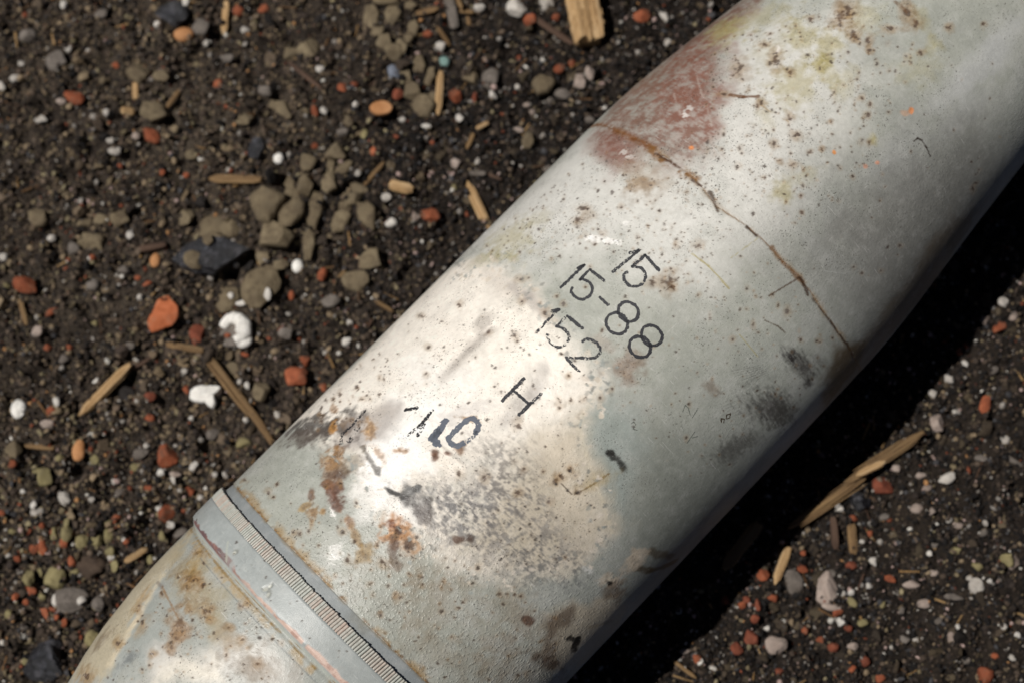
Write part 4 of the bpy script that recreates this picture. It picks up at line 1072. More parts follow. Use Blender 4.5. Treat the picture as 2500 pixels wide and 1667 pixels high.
stick('twig', 'twig', 705, 160, 790, 228, 13, 'dark slanting twig in the upper middle soil', 'twig'); stick('twig', 'twig', 340, 618, 408, 602, 20, 'short dark reddish twig left of the coal', 'twig', tip=(.4, .6))
stick('wood_splinter', 'woodbrown', 48, 730, 68, 797, 14, 'short brown stick near the left edge below the red brick', tip=(.6, .4)); stick('wood_splinter', 'woodbrown', 62, 1088, 136, 1096, 15, 'dark brown splinter near the left edge above the gravel', tip=(.3, .7))
stick('wood_splinter', 'wood', 318, 1378, 368, 1338, 18, 'faded wood splinter close to the shell base', tip=(.7, .4)); stick('wood_splinter', 'woodbrown', 918, 742, 962, 766, 12, 'small orange-brown splinter against the shell flank', tip=(.4, .4))
stick('twig', 'grey', 1148, 434, 1188, 436, 14, 'pale grey shard above the curved tan sliver', 'shard', tip=(.6, .6)); stick('twig', 'twig', 1186, 432, 1226, 446, 8, 'thin brown twig beside the pale grey shard', 'twig')
stick('wood_splinter', 'woodbrown', 1640, 1610, 1700, 1655, 12, 'thin splinter in the shadow at the bottom edge'); stick('wood_splinter', 'woodbrown', 825, 680, 842, 655, 10, 'tiny splinter beside the round cream pebble'); stick('twig', 'twig', 2030, 1262, 2040, 1340, 22, 'dark reddish twig left of the upright dull chip', 'twig', tip=(.6, .6))

stone('brick_fragment', 'bigbrick', 404, 772, 74, 90, 0, .5, 3, 4, [(0, .95), (30, 1.05), (60, 1.0), (75, 1.15), (100, .95), (140, .62), (170, .62), (210, 1.0), (240, 1.15), (265, .95), (290, .72), (320, .78)], 'largest orange brick fragment, left of the curled white fragment', 'brick fragment', knob=.03)
stone('brick_fragment', 'brickdark', 481, 820, 38, 58, 0, .8, 4, 3, None, 'rounded dark brick piece beside the largest orange fragment', 'brick fragment')
coal_top = stone('coal_lump', 'coal', 527, 636, 185, 96, -18, .55, 18, 4, None, 'shiny black coal lump with tan crumbs on it', 'coal', knob=.05)
stone('coal_lump', 'coal', 118, 1612, 100, 110, 20, .6, 8, 4, None, 'black coal lump in the lower left corner', 'coal')
stone('coal_lump', 'coal', 2099, 1224, 54, 52, 0, .7, 5, 3, None, 'glossy blue-black stone right of the fibrous splinters', 'stone')
stone('coal_lump', 'coal', 424, 44, 84, 66, 0, .45, 7, 3, None, 'black coal lump near the top left above the ochre pebble', 'coal')
stone('coal_lump', 'coal', 628, 368, 40, 60, 0, .5, 7, 3, None, 'small black coal lump left of the round white pebble', 'coal')
crumb_a = stone('clay_lump', 'clay', 524, 606, 26, 34, 10, .5, 4, 2, None, 'tan clay crumb on top of the coal lump', 'clay', sink=-2.6)
crumb_b = stone('clay_lump', 'clay', 487, 653, 50, 44, 20, .4, 5, 2, None, 'triangular tan clay crumb on the left end of the coal', 'clay', sink=-1.7)
for c_, dz_ in ((crumb_a, .0052), (crumb_b, .0040)):
    c_.location.z = coal_top.location.z + dz_
stone('pebble', 'ochre', 453, 93, 50, 37, 0, .75, 0, 3, None, 'smooth ochre pebble at the top left', 'pebble', knob=.02)
stone('pebble', 'ochre', 933, 274, 56, 38, 5, .6, 2, 3, [(0, 1), (60, .95), (110, .8), (180, 1), (250, 1), (300, .9)], 'smooth ochre pebble left of the upright splinter', 'pebble', knob=.02)
stone('pebble', 'ochre', 193, 1099, 32, 54, 5, .6, 3, 3, None, 'drop-shaped ochre pebble on the left gravel', 'pebble')
stone('pebble', 'ochre', 382, 640, 26, 38, 0, .6, 3, 2, None, 'small ochre pebble left of the coal lump', 'pebble')
stone('pebble', 'purewhite', 682, 391, 25, 29, 0, .8, 0, 3, None, 'round bright white pebble above the cracked clay', 'pebble', knob=.01)
stone('pebble', 'purewhite', 729, 654, 29, 35, 0, .8, 0, 3, None, 'round cream pebble below the cracked clay', 'pebble', knob=.015)
stone('white_fragment', 'purewhite', 505, 972, 74, 58, 0, .5, 3, 4, [(0, .6), (25, 1.15), (50, .8), (80, .55), (130, .75), (165, 1.05), (195, 1.1), (230, .7), (270, .55), (300, 1.1), (320, .95), (345, .65)], 'white star-shaped fragment left of the long twig', 'white fragment', knob=.05)
stone('white_fragment', 'purewhite', 51, 1001, 38, 48, 0, .7, 3, 3, None, 'white lump at the left edge below the sticks', 'white fragment')
stone('white_fragment', 'purewhite', 598, 835, 42, 34, -20, .7, 0, 3, None, 'oval white lump just under the curled white fragment', 'white fragment', knob=.02)
# curled white fragment: a swept C
ct = smooth_pl([(548, 806), (562, 786), (578, 783), (592, 790), (600, 806), (594, 826), (578, 836)], 5)
cg = ground_pt(ct[:, 0], ct[:, 1]); cc = cg.mean(0)
ph = np.linspace(0, 2 * math.pi, 12, endpoint=False); V = []
for q in range(len(cg)):
    tg = cg[min(q + 1, len(cg) - 1)] - cg[max(q - 1, 0)]; tg /= np.linalg.norm(tg); nrm = np.array([-tg[1], tg[0], 0])
    u = q / (len(cg) - 1); rr_ = .0030 * (.8 + .4 * vn(q * .7, 2.2, 9)) * (math.sin(math.pi * min(max(u * .86 + .07, 0), 1)) ** .45) * (1.35 if .55 < u < .8 else 1.1)
    V.append((cg[q] - cc)[None] + rr_ * (np.cos(ph)[:, None] * nrm + np.sin(ph)[:, None] * np.array([0, 0, .8])))
V = np.concatenate(V); V[:, 2] += .0
curl = mesh_obj('white_fragment', V, grid_faces(len(cg), 12, True), M['purewhite'])
curl.location = (cc[0], cc[1], float(gh(cc[0], cc[1])) + .0042)
tag(curl, 'bright white curled fragment below the spotted olive stone', 'white fragment'); ALL.append((curl, 'white fragment', 578, 805, 60))
stone('stone', 'grey', 578, 818, 74, 70, 10, .35, 6, 3, None, 'dark grey stone carrying the curled white fragment', 'stone', sink=.55)
sp = stone('stone', 'clay', 640, 706, 92, 112, 12, .55, 8, 3, [(0, .95), (50, 1.0), (110, .85), (160, .9), (210, 1.0), (270, .9), (310, 1.05)], 'olive-grey angular stone with white spots below the coal', 'stone')
stone('stone', 'clay', 556, 732, 56, 70, 15, .5, 7, 3, None, 'smaller angular stone left of the white-spotted olive stone', 'stone')
for (x, y, w_, h_, lb) in [(660, 728, 18, 34, 'white crust on the right side of the olive spotted stone'), (645, 674, 36, 16, 'white crust on the top of the olive spotted stone'), (565, 726, 17, 18, 'white crust on the small angular stone by the coal'), (594, 746, 30, 16, 'white crust between the two olive spotted stones')]:
    stone('white_crust', 'white', x, y, w_, h_, 0, .5, 3, 2, None, lb, 'white crust', sink=-1.6)
stone('stone', 'grey', 142, 156, 52, 58, 20, .6, 5, 3, None, 'rounded grey stone near the upper left corner', 'stone')
stone('stone', 'grey', 494, 73, 42, 40, 30, .6, 6, 3, None, 'angular grey stone beside the top left ochre pebble', 'stone')
q_ = stone('stone', 'grey', 180, 1464, 84, 62, -10, .5, 6, 3, None, 'grey banded quartz stone with white knobs, lower left', 'stone')
for (x, y, w_, h_, lb) in [(137, 1464, 20, 32, 'white knob at the left end of the banded quartz stone'), (208, 1468, 24, 22, 'white knob at the right end of the banded quartz stone'), (158, 1459, 15, 22, 'small white knob in the middle of the banded quartz stone')]:
    stone('white_crust', 'white', x, y, w_, h_, 0, .8, 1, 2, None, lb, 'white crust', sink=-.5)
stone('stone', 'pink', 2017, 1439, 62, 90, -15, .5, 6, 4, None, 'largest pale pink stone right of the shell', 'stone')
stone('stone', 'pink', 2028, 1480, 50, 22, 10, .7, 4, 3, None, 'small pale stone just under the largest pink stone', 'stone')
stone('stone', 'pink', 1894, 1572, 56, 46, -15, .5, 7, 3, None, 'beige jagged stone near the bottom right of the shell', 'stone')
stone('stone', 'grey', 1936, 1421, 50, 64, 10, .5, 7, 3, None, 'dark grey stone left of the largest pink stone', 'stone')
stone('stone', 'teal', 1085, 153, 26, 28, 0, .8, 5, 3, None, 'teal-green stone above the upright splinter', 'stone')
stone('stone', 'bluegrey', 964, 190, 28, 56, -25, .5, 6, 3, None, 'blue-grey stone among the upper clay lumps', 'stone')
stone('stone', 'white', 1262, 22, 52, 44, 15, .6, 6, 3, None, 'grey-white stone at the top edge left of the wood block', 'stone')
stone('stone', 'white', 1334, 9, 38, 44, 0, .6, 5, 3, None, 'white stone touching the top edge beside the wood block', 'stone')
stone('stone', 'grey', 1196, 200, 42, 62, 25, .5, 6, 3, None, 'brownish grey stone right of the upright splinter', 'stone')
stone('stone', 'white', 2310, 1170, 46, 26, -35, .6, 5, 3, None, 'blue-white chip in the dark grit at the right', 'stone')
stone('stone', 'white', 2381, 1431, 40, 40, 20, .6, 6, 3, None, 'knobbly white stone in the dark grit at lower right', 'stone')
stone('earth_clod', 'earth', 226, 1384, 74, 64, 0, .5, 4, 3, None, 'dark brown earth clod in the lower left gravel', 'earth clod', knob=.1)
# cracked clay
CL = [(659, 513, 84, 88, 0), (718, 536, 50, 74, 25), (677, 582, 78, 68, -15), (769, 520, 38, 86, 12), (757, 604, 28, 74, 5), (749, 460, 36, 50, 0), (809, 456, 38, 52, 10), (759, 408, 36, 42, 0), (835, 416, 62, 24, -35), (807, 406, 18, 38, 0), (708, 444, 30, 32, 0), (715, 472, 34, 40, 20), (899, 533, 42, 74, -12), (861, 488, 46, 36, -30), (833, 546, 46, 52, 0), (823, 375, 46, 38, 10), (644, 635, 34, 34, 20), (690, 653, 34, 22, -10), (874, 460, 52, 26, 20), (516, 546, 62, 52, 0), (557, 554, 52, 38, 20), (512, 582, 72, 24, 5), (453, 528, 36, 42, 0), (845, 508, 30, 24, 10),
      (947, 11, 62, 26, 5), (960, 45, 36, 50, 10), (908, 52, 38, 62, -8), (1010, 74, 28, 42, 0), (942, 117, 36, 42, 10), (986, 124, 22, 40, -20), (1023, 160, 32, 44, 0), (990, 182, 24, 54, -28), (1051, 191, 24, 46, 8), (1012, 230, 38, 42, 15), (1036, 273, 52, 52, 0), (966, 138, 40, 38, 0), (1056, 236, 22, 30, 0), (1005, 20, 30, 22, 0), (925, 92, 30, 26, 0), (1000, 100, 22, 26, 0),
      (382, 284, 60, 44, 20), (400, 196, 38, 26, 10), (342, 182, 52, 48, 30), (756, 131, 50, 44, -20), (712, 132, 34, 28, 0), (98, 538, 46, 42, 10), (295, 538, 46, 42, 10), (248, 536, 34, 26, 0), (220, 590, 62, 46, 0), (1327, 215, 52, 48, 0), (1289, 349, 28, 42, 5), (1149, 196, 38, 34, 0), (40, 1099, 36, 38, 0), (690, 265, 60, 34, 30), (600, 300, 40, 26, 0), (470, 380, 30, 24, 0), (870, 690, 60, 50, 10), (905, 640, 50, 44, -10), (640, 960, 40, 44, 0), (560, 900, 50, 36, 0)]
for (x, y, w_, h_, an) in CL:
    rq = np.random.default_rng(int(x * 3 + y))
    stone('clay_lump', 'clay', x, y, w_ * 1.12, h_ * 1.12, an, .62, 5, 3, crack_outline(rq, int(rq.integers(5, 8))), None, 'clay', word='olive-brown clay lump', knob=.05)
# red crumbs
RED = [(585, 31, 26, 30), (643, 22, 28, 20), (185, 244, 50, 30), (371, 334, 48, 32), (287, 165, 17, 17), (533, 204, 26, 20), (840, 225, 24, 22), (768, 273, 14, 30), (765, 351, 15, 14), (400, 427, 15, 15), (454, 427, 15, 14), (1294, 55, 28, 30), (1567, 51, 40, 32), (1367, 175, 28, 22), (1111, 236, 28, 34), (1044, 86, 22, 20), (1051, 531, 48, 34), (973, 236, 26, 26), (913, 374, 15, 22), (1076, 24, 26, 12), (1160, 244, 13, 24), (1357, 50, 16, 18), (1395, 158, 16, 18),
       (69, 703, 58, 38), (789, 675, 20, 30), (709, 719, 18, 22), (745, 881, 24, 26), (725, 921, 52, 46), (127, 764, 32, 14), (120, 852, 18, 16), (691, 812, 18, 20), (789, 944, 16, 20), (134, 1008, 24, 22), (374, 975, 26, 22), (371, 1023, 20, 16), (407, 1112, 46, 50), (454, 950, 16, 20), (596, 864, 20, 10), (174, 853, 16, 14), (338, 679, 16, 14), (369, 703, 22, 11), (228, 632, 14, 14), (560, 825, 14, 12),
       (404, 1253, 38, 42), (287, 1268, 17, 22), (109, 1333, 18, 40), (84, 1341, 24, 20), (73, 1442, 30, 18), (45, 1359, 18, 24), (178, 1370, 18, 28), (462, 1199, 18, 18), (5, 1253, 18, 16), (113, 1497, 16, 34), (42, 1457, 16, 18), (113, 1287, 14, 14), (163, 1328, 18, 22), (40, 1137, 20, 18), (366, 1193, 20, 14), (60, 1468, 14, 14), (160, 1520, 14, 20), (145, 1507, 12, 14), (236, 1303, 12, 16), (315, 1325, 14, 12),
       (2153, 1184, 46, 42), (1859, 1406, 30, 28), (1959, 1388, 26, 20), (2079, 1380, 28, 20), (2172, 1411, 30, 18), (1797, 1584, 30, 30), (1834, 1553, 34, 38), (1841, 1511, 22, 20), (2110, 1613, 26, 24), (2401, 993, 26, 42), (2404, 1650, 38, 44), (2148, 1657, 22, 18), (1901, 1639, 18, 16), (2003, 1560, 20, 14), (2083, 1264, 17, 17), (2070, 1533, 20, 18), (1966, 1537, 16, 20), (2043, 1495, 26, 14), (1883, 1460, 24, 18), (1820, 1465, 20, 16), (1772, 1465, 20, 22), (1809, 1478, 18, 18), (1846, 1478, 14, 28), (2035, 1578, 26, 24), (2437, 801, 32, 26), (2340, 860, 16, 16), (1700, 1609, 22, 20), (2080, 1632, 20, 16), (1960, 1350, 14, 12), (2125, 1300, 14, 16), (2430, 1600, 18, 14)]
for (x, y, w_, h_) in RED:
    an = {(185, 244): 32, (371, 334): 32, (1051, 531): 25, (1567, 51): -30, (69, 703): 28}.get((x, y), (x * 7 + y * 3) % 60 - 30)
    dkb = (x > 1700 and (x + y) % 3 == 0) or (x, y) in {(973, 236), (1160, 244), (374, 975), (2153, 1184), (2035, 1578), (1841, 1511)}
    stone('brick_crumb', 'brickdark' if dkb else 'brick', x, y, w_ * 1.1, h_ * 1.1, an, .75, 8, 2, None, None, 'brick', knob=.08, word='dark brick crumb' if dkb else 'red brick crumb')
# white, pink and grey chips
WHT = [(160, 18, 18, 26), (460, 18, 18, 22), (393, 76, 18, 18), (600, 78, 22, 16), (36, 191, 30, 20), (2, 209, 20, 30), (95, 288, 36, 22), (284, 376, 36, 26), (275, 353, 22, 18), (783, 178, 24, 22), (267, 287, 18, 20), (789, 269, 20, 24), (505, 110, 20, 18), (168, 122, 20, 18), (53, 157, 18, 16), (236, 298, 18, 18), (215, 125, 14, 14),
       (1202, 240, 18, 30), (1124, 298, 24, 20), (1622, 44, 20, 40), (945, 487, 28, 24), (956, 549, 32, 26), (1076, 113, 30, 26), (870, 262, 16, 16), (983, 297, 20, 18), (1043, 317, 28, 14), (876, 430, 18, 18), (1264, 218, 16, 18), (1630, 105, 18, 22), (1480, 260, 22, 16), (1167, 398, 12, 26), (1170, 20, 30, 22),
       (451, 906, 18, 16), (127, 583, 24, 20), (324, 581, 22, 22), (7, 628, 28, 24), (147, 986, 20, 28), (360, 1088, 18, 18), (602, 1026, 16, 16), (590, 935, 14, 16), (608, 945, 16, 22), (238, 933, 20, 12), (850, 840, 26, 24), (795, 862, 14, 14), (855, 790, 20, 16), (680, 1016, 16, 20), (470, 1022, 14, 14), (700, 766, 18, 16), (345, 730, 18, 18),
       (160, 1217, 28, 42), (229, 1221, 18, 18), (87, 1235, 16, 20), (91, 1253, 26, 20), (476, 1142, 26, 32), (400, 1157, 18, 20), (278, 1175, 14, 16), (518, 1128, 16, 16), (420, 1282, 22, 18), (387, 1241, 22, 20), (526, 1160, 18, 18), (22, 1354, 16, 14), (545, 1156, 14, 16), (424, 1173, 14, 26), (490, 1215, 18, 16), (505, 1190, 16, 14), (440, 1198, 16, 16), (3, 1568, 18, 16), (278, 1362, 18, 22), (60, 1200, 14, 14),
       (2050, 1239, 26, 24), (2050, 1519, 24, 26), (1874, 1531, 18, 16), (2057, 1448, 16, 18), (2077, 1446, 18, 18), (2132, 1368, 24, 24), (2315, 1268, 18, 20), (2103, 1322, 14, 14), (2150, 1322, 16, 18), (2446, 1530, 18, 18), (2355, 888, 18, 20), (2313, 928, 28, 22), (2273, 961, 26, 22), (2173, 1034, 16, 16), (2455, 1073, 28, 24), (2333, 1001, 14, 14), (2442, 743, 28, 26), (2121, 1430, 18, 16), (2265, 1352, 16, 16), (2480, 1550, 16, 18), (2470, 1605, 22, 16), (2365, 1410, 18, 14), (2410, 1420, 14, 14), (2369, 1458, 12, 12), (1740, 1630, 22, 16), (2337, 1530, 16, 16), (2240, 1560, 20, 16)]
PNK = [(1440, 182, 22, 36), (1414, 204, 28, 40), (1264, 320, 28, 16), (1113, 404, 24, 28), (1018, 538, 20, 20), (124, 1039, 32, 22), (98, 815, 28, 30), (152, 252, 22, 16), (338, 342, 20, 18), (433, 1159, 28, 14), (2235, 1242, 32, 26), (2263, 1190, 24, 18), (2246, 1162, 26, 16), (2223, 1426, 42, 22), (2286, 1033, 34, 44), (2253, 1473, 30, 24), (2083, 1577, 28, 20), (2472, 1373, 30, 38), (2403, 783, 22, 26), (2318, 1560, 16, 36), (2184, 1145, 24, 18), (2268, 1252, 18, 20), (2340, 1280, 26, 18), (2280, 1398, 24, 16), (1671, 1590, 26, 16), (2470, 775, 22, 26), (1300, 275, 16, 18), (1285, 258, 16, 14)]
GRY = [(1374, 233, 42, 28), (1345, 250, 20, 22), (2326, 1457, 48, 16), (2290, 1515, 24, 16), (2210, 1560, 24, 18), (2475, 1120, 60, 14), (2160, 1260, 24, 18), (2030, 1400, 30, 24), (2200, 1490, 20, 18), (1440, 300, 24, 18), (1340, 420, 26, 20), (700, 820, 34, 26), (810, 740, 44, 34), (320, 850, 26, 20), (160, 880, 24, 22), (520, 1060, 34, 30), (350, 1110, 40, 30), (290, 1200, 26, 22), (440, 1300, 36, 26), (250, 1475, 30, 40), (60, 1530, 24, 18), (230, 700, 30, 26), (180, 610, 34, 28), (300, 660, 28, 22), (70, 90, 40, 34), (250, 40, 34, 28), (560, 150, 30, 24), (650, 230, 34, 26), (840, 330, 30, 22), (2390, 1120, 30, 18), (2430, 900, 22, 18), (2400, 1300, 22, 16), (2280, 1330, 20, 16), (2360, 1610, 24, 18)]
OLV = [(115, 1166, 36, 46), (171, 1303, 28, 46), (205, 1324, 32, 40), (240, 1319, 26, 32), (264, 1308, 22, 38), (140, 1304, 18, 34), (276, 1348, 24, 26), (69, 1410, 28, 42), (135, 1412, 50, 56), (184, 1399, 22, 24), (231, 1559, 34, 44), (99, 1455, 18, 18), (93, 1395, 14, 22), (30, 1297, 16, 16), (398, 1110, 14, 14), (400, 1310, 18, 26), (290, 1385, 18, 30), (372, 1368, 16, 24), (265, 1278, 22, 18), (25, 1500, 18, 24), (64, 1615, 18, 20), (596, 1081, 36, 26), (90, 1150, 18, 16), (172, 1280, 12, 24), (330, 1140, 24, 20), (230, 1120, 20, 34), (150, 1120, 22, 18), (2080, 1470, 24, 30), (2104, 1520, 26, 20), (2153, 1475, 14, 18), (2330, 1345, 26, 18), (2380, 1385, 26, 22), (2450, 1370, 30, 34), (20, 700, 16, 16), (230, 790, 16, 14), (890, 330, 18, 26), (1110, 465, 14, 14)]
for lst, mat, wd in ((WHT, 'white', 'white chip'), (PNK, 'pink', 'pale pink chip'), (GRY, 'grey', 'dull grey stone'), (OLV, 'olive', 'olive grain')):
    for (x, y, w_, h_) in lst:
        stone('stone_chip' if mat != 'olive' else 'stone_grain', mat, x, y, w_ * (.92 if mat == 'white' else 1.05), h_ * (.92 if mat == 'white' else 1.0), (x * 11 + y * 5) % 70 - 35 if mat in ('grey', 'white') else 0, .75, 8, 2, knob=.09, outline=None, label=None, cat='stone', word=wd) # None, None, 'stone', word=wd)

# labels for the small ones: kind, then where it lies from the nearest thing one can find
MARKS = [('the wood block', 1425, 58), ('the shiny coal lump', 527, 636), ('the largest orange brick fragment', 404, 772), ('the curled white fragment', 578, 805), ('the star-shaped white fragment', 505, 972), ('the spindle-shaped sliver', 264, 954), ('the long brown twig', 590, 980),
         ('the ochre pebble at top left', 453, 93), ('the teal stone', 1085, 153), ('the round white pebble', 682, 391), ('the corner coal lump', 118, 1612), ('the banded quartz stone', 180, 1464), ('the largest pink stone', 2017, 1439), ('the fibrous splinters', 2085, 1180), ('the beige jagged stone', 1894, 1572), ('the curved tan sliver', 1167, 509),
         ('the drop-shaped ochre pebble', 193, 1099), ('the rounded grey stone', 142, 156), ('the white-spotted olive stone', 640, 706), ('the ochre pebble by the upright splinter', 933, 274), ('the brown earth clod', 226, 1384), ('the round cream pebble', 729, 654), ('the level brown stick', 575, 441), ('the knobbly white stone', 2381, 1431), ('the blue-white chip', 2310, 1170), ('the shell base', 470, 1240)]
ORD = ['nearest', 'second nearest', 'third nearest', 'fourth nearest', 'fifth nearest', 'sixth nearest', 'seventh nearest', 'eighth nearest', 'ninth nearest', 'tenth nearest', 'eleventh nearest', 'twelfth nearest']
DIRS = ['right of', 'below right of', 'below', 'below left of', 'left of', 'above left of', 'above', 'above right of']
bins = {}
for (o, wd, x, y, sz) in ALL:
    if 'label' in o: continue
    k = min(range(len(MARKS)), key=lambda q: math.hypot(MARKS[q][1] - x, MARKS[q][2] - y))
    dx, dy = x - MARKS[k][1], y - MARKS[k][2]
    di = int(round(math.degrees(math.atan2(dy, dx)) / 45)) % 8
    size = 'tiny ' if sz < 17 else ('small ' if sz < 30 else '')
    bins.setdefault((size, wd, k, di), []).append((math.hypot(dx, dy), o))
for (size, wd, k, di), lst in bins.items():
    lst.sort(key=lambda q: q[0])
    for n, (dd, o) in enumerate(lst):
        tail_ = '' if len(lst) == 1 else ', ' + ORD[min(n, 11)]
        o['label'] = f'{size}{wd} {DIRS[di]} {MARKS[k][0]}{tail_}'
for (o, wd, x, y, sz) in ALL:
    if 'group' not in o:
        nm = o.name.split('.')[0]
        o['group'] = {'brick_crumb': 'red brick crumbs strewn over the soil', 'stone_chip': 'pale and grey chips strewn over the soil', 'stone_grain': 'olive grains in the gravel', 'clay_lump': 'lumps of cracked dry clay', 'wood_splinter': 'wood splinters on the soil', 'twig': 'twigs on the soil', 'white_fragment': 'white fragments on the soil', 'white_crust': 'white crusts on stones', 'stone': 'larger stones on the soil', 'coal_lump': 'black lumps on the soil', 'pebble': 'smooth pebbles on the soil', 'brick_fragment': 'brick fragments on the soil'}.get(nm, 'loose pieces on the soil')

# ------------------------------------------------------------------ fine grit nobody could count
def grit_mesh(name, N, smin, smax, tmpl, seed, label, zones):
    r_ = np.random.default_rng(seed)
    x = r_.uniform(-.19, .45, N * 3); y = r_.uniform(-.27, .39, N * 3)
    px, py = to_px(np.stack([x, y, np.full(x.shape, GZ)], -1))
    ok = (px > -170) & (px < 2670) & (py > -130) & (py < 1800) & ~((np.abs(y) < .055) & (x > -.11))
    x, y, px, py = x[ok][:N], y[ok][:N], px[ok][:N], py[ok][:N]; n = len(x)
    cl = fbm(x * 1000 / 26, y * 1000 / 26, seed + 5, 3)
    gritty = np.clip(ss(900, 300, px) * ss(950, 1250, py) + .6 * ss(.48, .6, cl), 0, 1)
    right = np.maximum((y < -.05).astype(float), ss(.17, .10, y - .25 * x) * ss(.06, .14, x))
    sz = smin * (smax / smin) ** (r_.random(n) ** zones) * (.85 + .12 * gritty)
    keep = r_.random(n) < (.8 + .2 * np.maximum(gritty, right))
    x, y, gritty, right, sz = x[keep], y[keep], gritty[keep], right[keep], sz[keep]; n = len(x)
    V0, F0 = tmpl
    nv = len(V0)
    V = np.repeat(V0[None], n, 0) * (1 + .5 * (r_.random((n, nv, 1)) - .5))
    Q = r_.normal(size=(n, 4)); Q /= np.linalg.norm(Q, axis=1, keepdims=True)
    w_, a_, b_, c_ = Q.T
    Rm = np.stack([1 - 2 * (b_ * b_ + c_ * c_), 2 * (a_ * b_ - c_ * w_), 2 * (a_ * c_ + b_ * w_), 2 * (a_ * b_ + c_ * w_), 1 - 2 * (a_ * a_ + c_ * c_), 2 * (b_ * c_ - a_ * w_), 2 * (a_ * c_ - b_ * w_), 2 * (b_ * c_ + a_ * w_), 1 - 2 * (a_ * a_ + b_ * b_)], -1).reshape(n, 3, 3)
    V = V * r_.uniform(.4, 1.3, (n, 1, 3))
    V = np.einsum('nij,nkj->nki', Rm, V) * (sz / 2)[:, None, None] / 1000
    V[:, :, 2] *= .95
    z = gh(x, y) + sz / 1000 * r_.uniform(-.05, .55, n) + .0008
    V += np.stack([x, y, z], -1)[:, None, :]
    pal = np.array([lin(c) for c in ['#322a25', '#463b32', '#635548', '#85745d', '#171413', '#71654e', '#8b8064', '#958f88', '#c9c4bb', '#7f4630', '#ab7f54', '#a8918a', '#444345']])
    base = np.array([.24, .22, .19, .12, .13, .04, .015, .03, .005, .008, .006, .006, .02])
    gr = np.array([.20, .17, .13, .08, .20, .07, .03, .035, .016, .028, .008, .010, .02])
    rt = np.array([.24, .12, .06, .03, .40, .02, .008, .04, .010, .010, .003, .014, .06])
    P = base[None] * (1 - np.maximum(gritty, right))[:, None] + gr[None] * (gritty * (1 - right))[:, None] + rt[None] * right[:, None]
    P /= P.sum(1, keepdims=True); cum = P.cumsum(1)
    ci = (r_.random(n)[:, None] > cum).sum(1).clip(0, len(pal) - 1)
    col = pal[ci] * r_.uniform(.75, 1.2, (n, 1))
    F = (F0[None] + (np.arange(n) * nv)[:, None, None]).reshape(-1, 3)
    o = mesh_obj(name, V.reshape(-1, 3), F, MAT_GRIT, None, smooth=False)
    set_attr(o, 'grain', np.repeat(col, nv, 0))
    o['kind'] = 'stuff'; o['label'] = label; o['category'] = 'grit'
    return o


g = NT('mixed_grit')
v = g.coord('Object')
c = g.attr('grain')
c = g.mix(g.math('MULTIPLY', g.ramp(g.noise(v, 900, 4, .7), [(.4, 0.0), (.7, 1.0)]), .5), c, g.mix(1.0, c, (.45, .42, .40), 'MULTIPLY'))
g.l(c, g.b.inputs['Base Color']); g.b.inputs['Roughness'].default_value = .85; g.b.inputs['Specular IOR Level'].default_value = .3
g.bump(g.noise(v, 1800, 4, .7), .7, .0005)
MAT_GRIT = g.m
def clods(name, N, smin, smax, seed, label):
    r_ = np.random.default_rng(seed)
    x = r_.uniform(-.19, .45, N * 4); y = r_.uniform(-.27, .39, N * 4)
    px, py = to_px(np.stack([x, y, np.full(x.shape, GZ)], -1))
    dens = ss(.36, .60, fbm(x * 1000 / 34, y * 1000 / 34, 205, 3))
    ok = (px > -120) & (px < 2620) & (py > -100) & (py < 1760) & ~((np.abs(y) < .06) & (x > -.12)) & (r_.random(len(x)) < .15 + .85 * dens)
    x, y = x[ok][:N], y[ok][:N]; n = len(x)
    V0, F0 = ICO[1]; nv = len(V0)
    sz = smin * (smax / smin) ** (r_.random(n) ** 2.0)
    V = np.repeat(V0[None], n, 0)
    for q in range(12):
        nn = r_.normal(size=(n, 1, 3)); nn /= np.linalg.norm(nn, axis=2, keepdims=True)
        t = (V * nn).sum(2, keepdims=True) - r_.uniform(.25, .75, (n, 1, 1))
        V = V - np.clip(t, 0, None) * nn
    V = V * (1 + .16 * (r_.random((n, nv, 1)) - .5)) * r_.uniform(.6, 1.3, (n, 1, 3))
    a = r_.uniform(0, 6.28, n); ca, sa = np.cos(a)[:, None], np.sin(a)[:, None]
    V = np.stack([V[:, :, 0] * ca - V[:, :, 1] * sa, V[:, :, 0] * sa + V[:, :, 1] * ca, V[:, :, 2] * .9], -1) * (sz / 2)[:, None, None] / 1000
    V += np.stack([x, y, gh(x, y) + sz / 1000 * r_.uniform(-.15, .2, n)], -1)[:, None, :]
    pal = np.array([lin(c) for c in ['#352c26', '#4a3f35', '#5f5244', '#6e5f4a', '#201c1a', '#756752', '#594c3d']])
    col = pal[r_.integers(0, len(pal), n)] * r_.uniform(.6, 1.45, (n, 1))
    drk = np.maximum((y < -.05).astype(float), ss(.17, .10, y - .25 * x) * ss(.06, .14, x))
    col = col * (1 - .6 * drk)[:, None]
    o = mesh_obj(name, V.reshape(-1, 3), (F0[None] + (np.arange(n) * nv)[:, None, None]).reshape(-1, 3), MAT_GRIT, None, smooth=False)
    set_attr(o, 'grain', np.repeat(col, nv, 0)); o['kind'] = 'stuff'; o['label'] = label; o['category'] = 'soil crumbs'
    return o


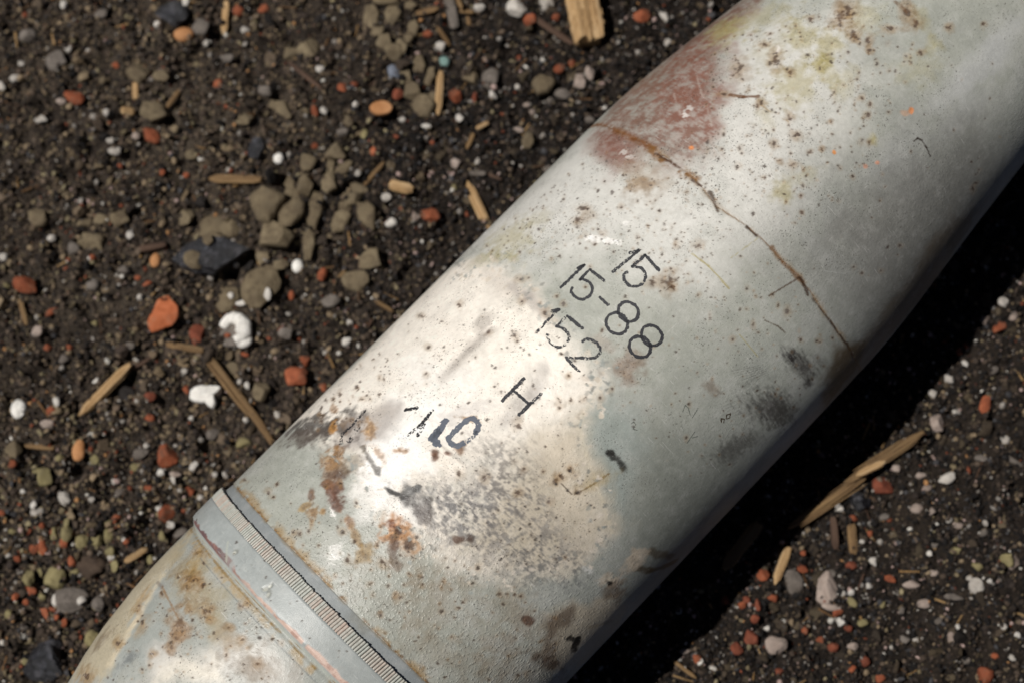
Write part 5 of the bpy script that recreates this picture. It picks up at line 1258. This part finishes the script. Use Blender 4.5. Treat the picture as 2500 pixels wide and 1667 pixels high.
def fibres(name, N, seed, label):
    r_ = np.random.default_rng(seed)
    x = r_.uniform(-.17, .43, N); y = r_.uniform(-.25, .37, N)
    ok = ~((np.abs(y) < .07) & (x > -.12)); x, y = x[ok], y[ok]; n = len(x)
    L = r_.uniform(2.5, 10, n) / 1000; w = r_.uniform(.35, 1.1, n) / 1000; a = r_.uniform(0, 6.28, n); tl = r_.uniform(-.25, .25, n)
    bx = np.array([[-1, -1, -1], [1, -.5, -.6], [1, .5, -.6], [-1, 1, -1], [-1, -1, 1], [1, -.5, .6], [1, .5, .6], [-1, 1, 1]], float)
    F0 = np.array([[0, 1, 2, 3], [4, 7, 6, 5], [0, 4, 5, 1], [1, 5, 6, 2], [2, 6, 7, 3], [3, 7, 4, 0]])
    lx = bx[None, :, 0] * L[:, None] / 2; ly = bx[None, :, 1] * w[:, None] / 2; lz = bx[None, :, 2] * w[:, None] * .4 + lx * tl[:, None]
    V = np.stack([lx * np.cos(a)[:, None] - ly * np.sin(a)[:, None] + x[:, None], lx * np.sin(a)[:, None] + ly * np.cos(a)[:, None] + y[:, None], lz + (gh(x, y) + .0016)[:, None]], -1)
    pal = np.array([lin(c) for c in ['#8a6c45', '#6b4f33', '#4d3a2a', '#a3845a', '#5a4335']])
    o = mesh_obj(name, V.reshape(-1, 3), (F0[None] + (np.arange(n) * 8)[:, None, None]).reshape(-1, 4), MAT_GRIT, None, smooth=False)
    set_attr(o, 'grain', np.repeat(pal[r_.integers(0, 5, n)] * r_.uniform(.6, 1.1, (n, 1)), 8, 0)); o['kind'] = 'stuff'; o['label'] = label; o['category'] = 'plant fibres'
    return o


clods('soil_crumbs', 5600, 2.4, 9.5, 91, 'angular crumbs of dark earth all over the soil')
fibres('plant_fibres', 700, 95, 'tiny brown plant fibres strewn over the soil')
OCT = (np.array([[1, 0, 0], [-1, 0, 0], [0, 1, 0], [0, -1, 0], [0, 0, 1], [0, 0, -1]], float), np.array([[0, 2, 4], [2, 1, 4], [1, 3, 4], [3, 0, 4], [2, 0, 5], [1, 2, 5], [3, 1, 5], [0, 3, 5]]))
grit_mesh('fine_grit', 70000, .7, 2.0, OCT, 41, 'fine dark grit covering the soil', 1.6)
grit_mesh('coarse_grit', 44000, 1.2, 3.7, ICO[0], 42, 'coarse mixed grit scattered over the soil', 2.3)
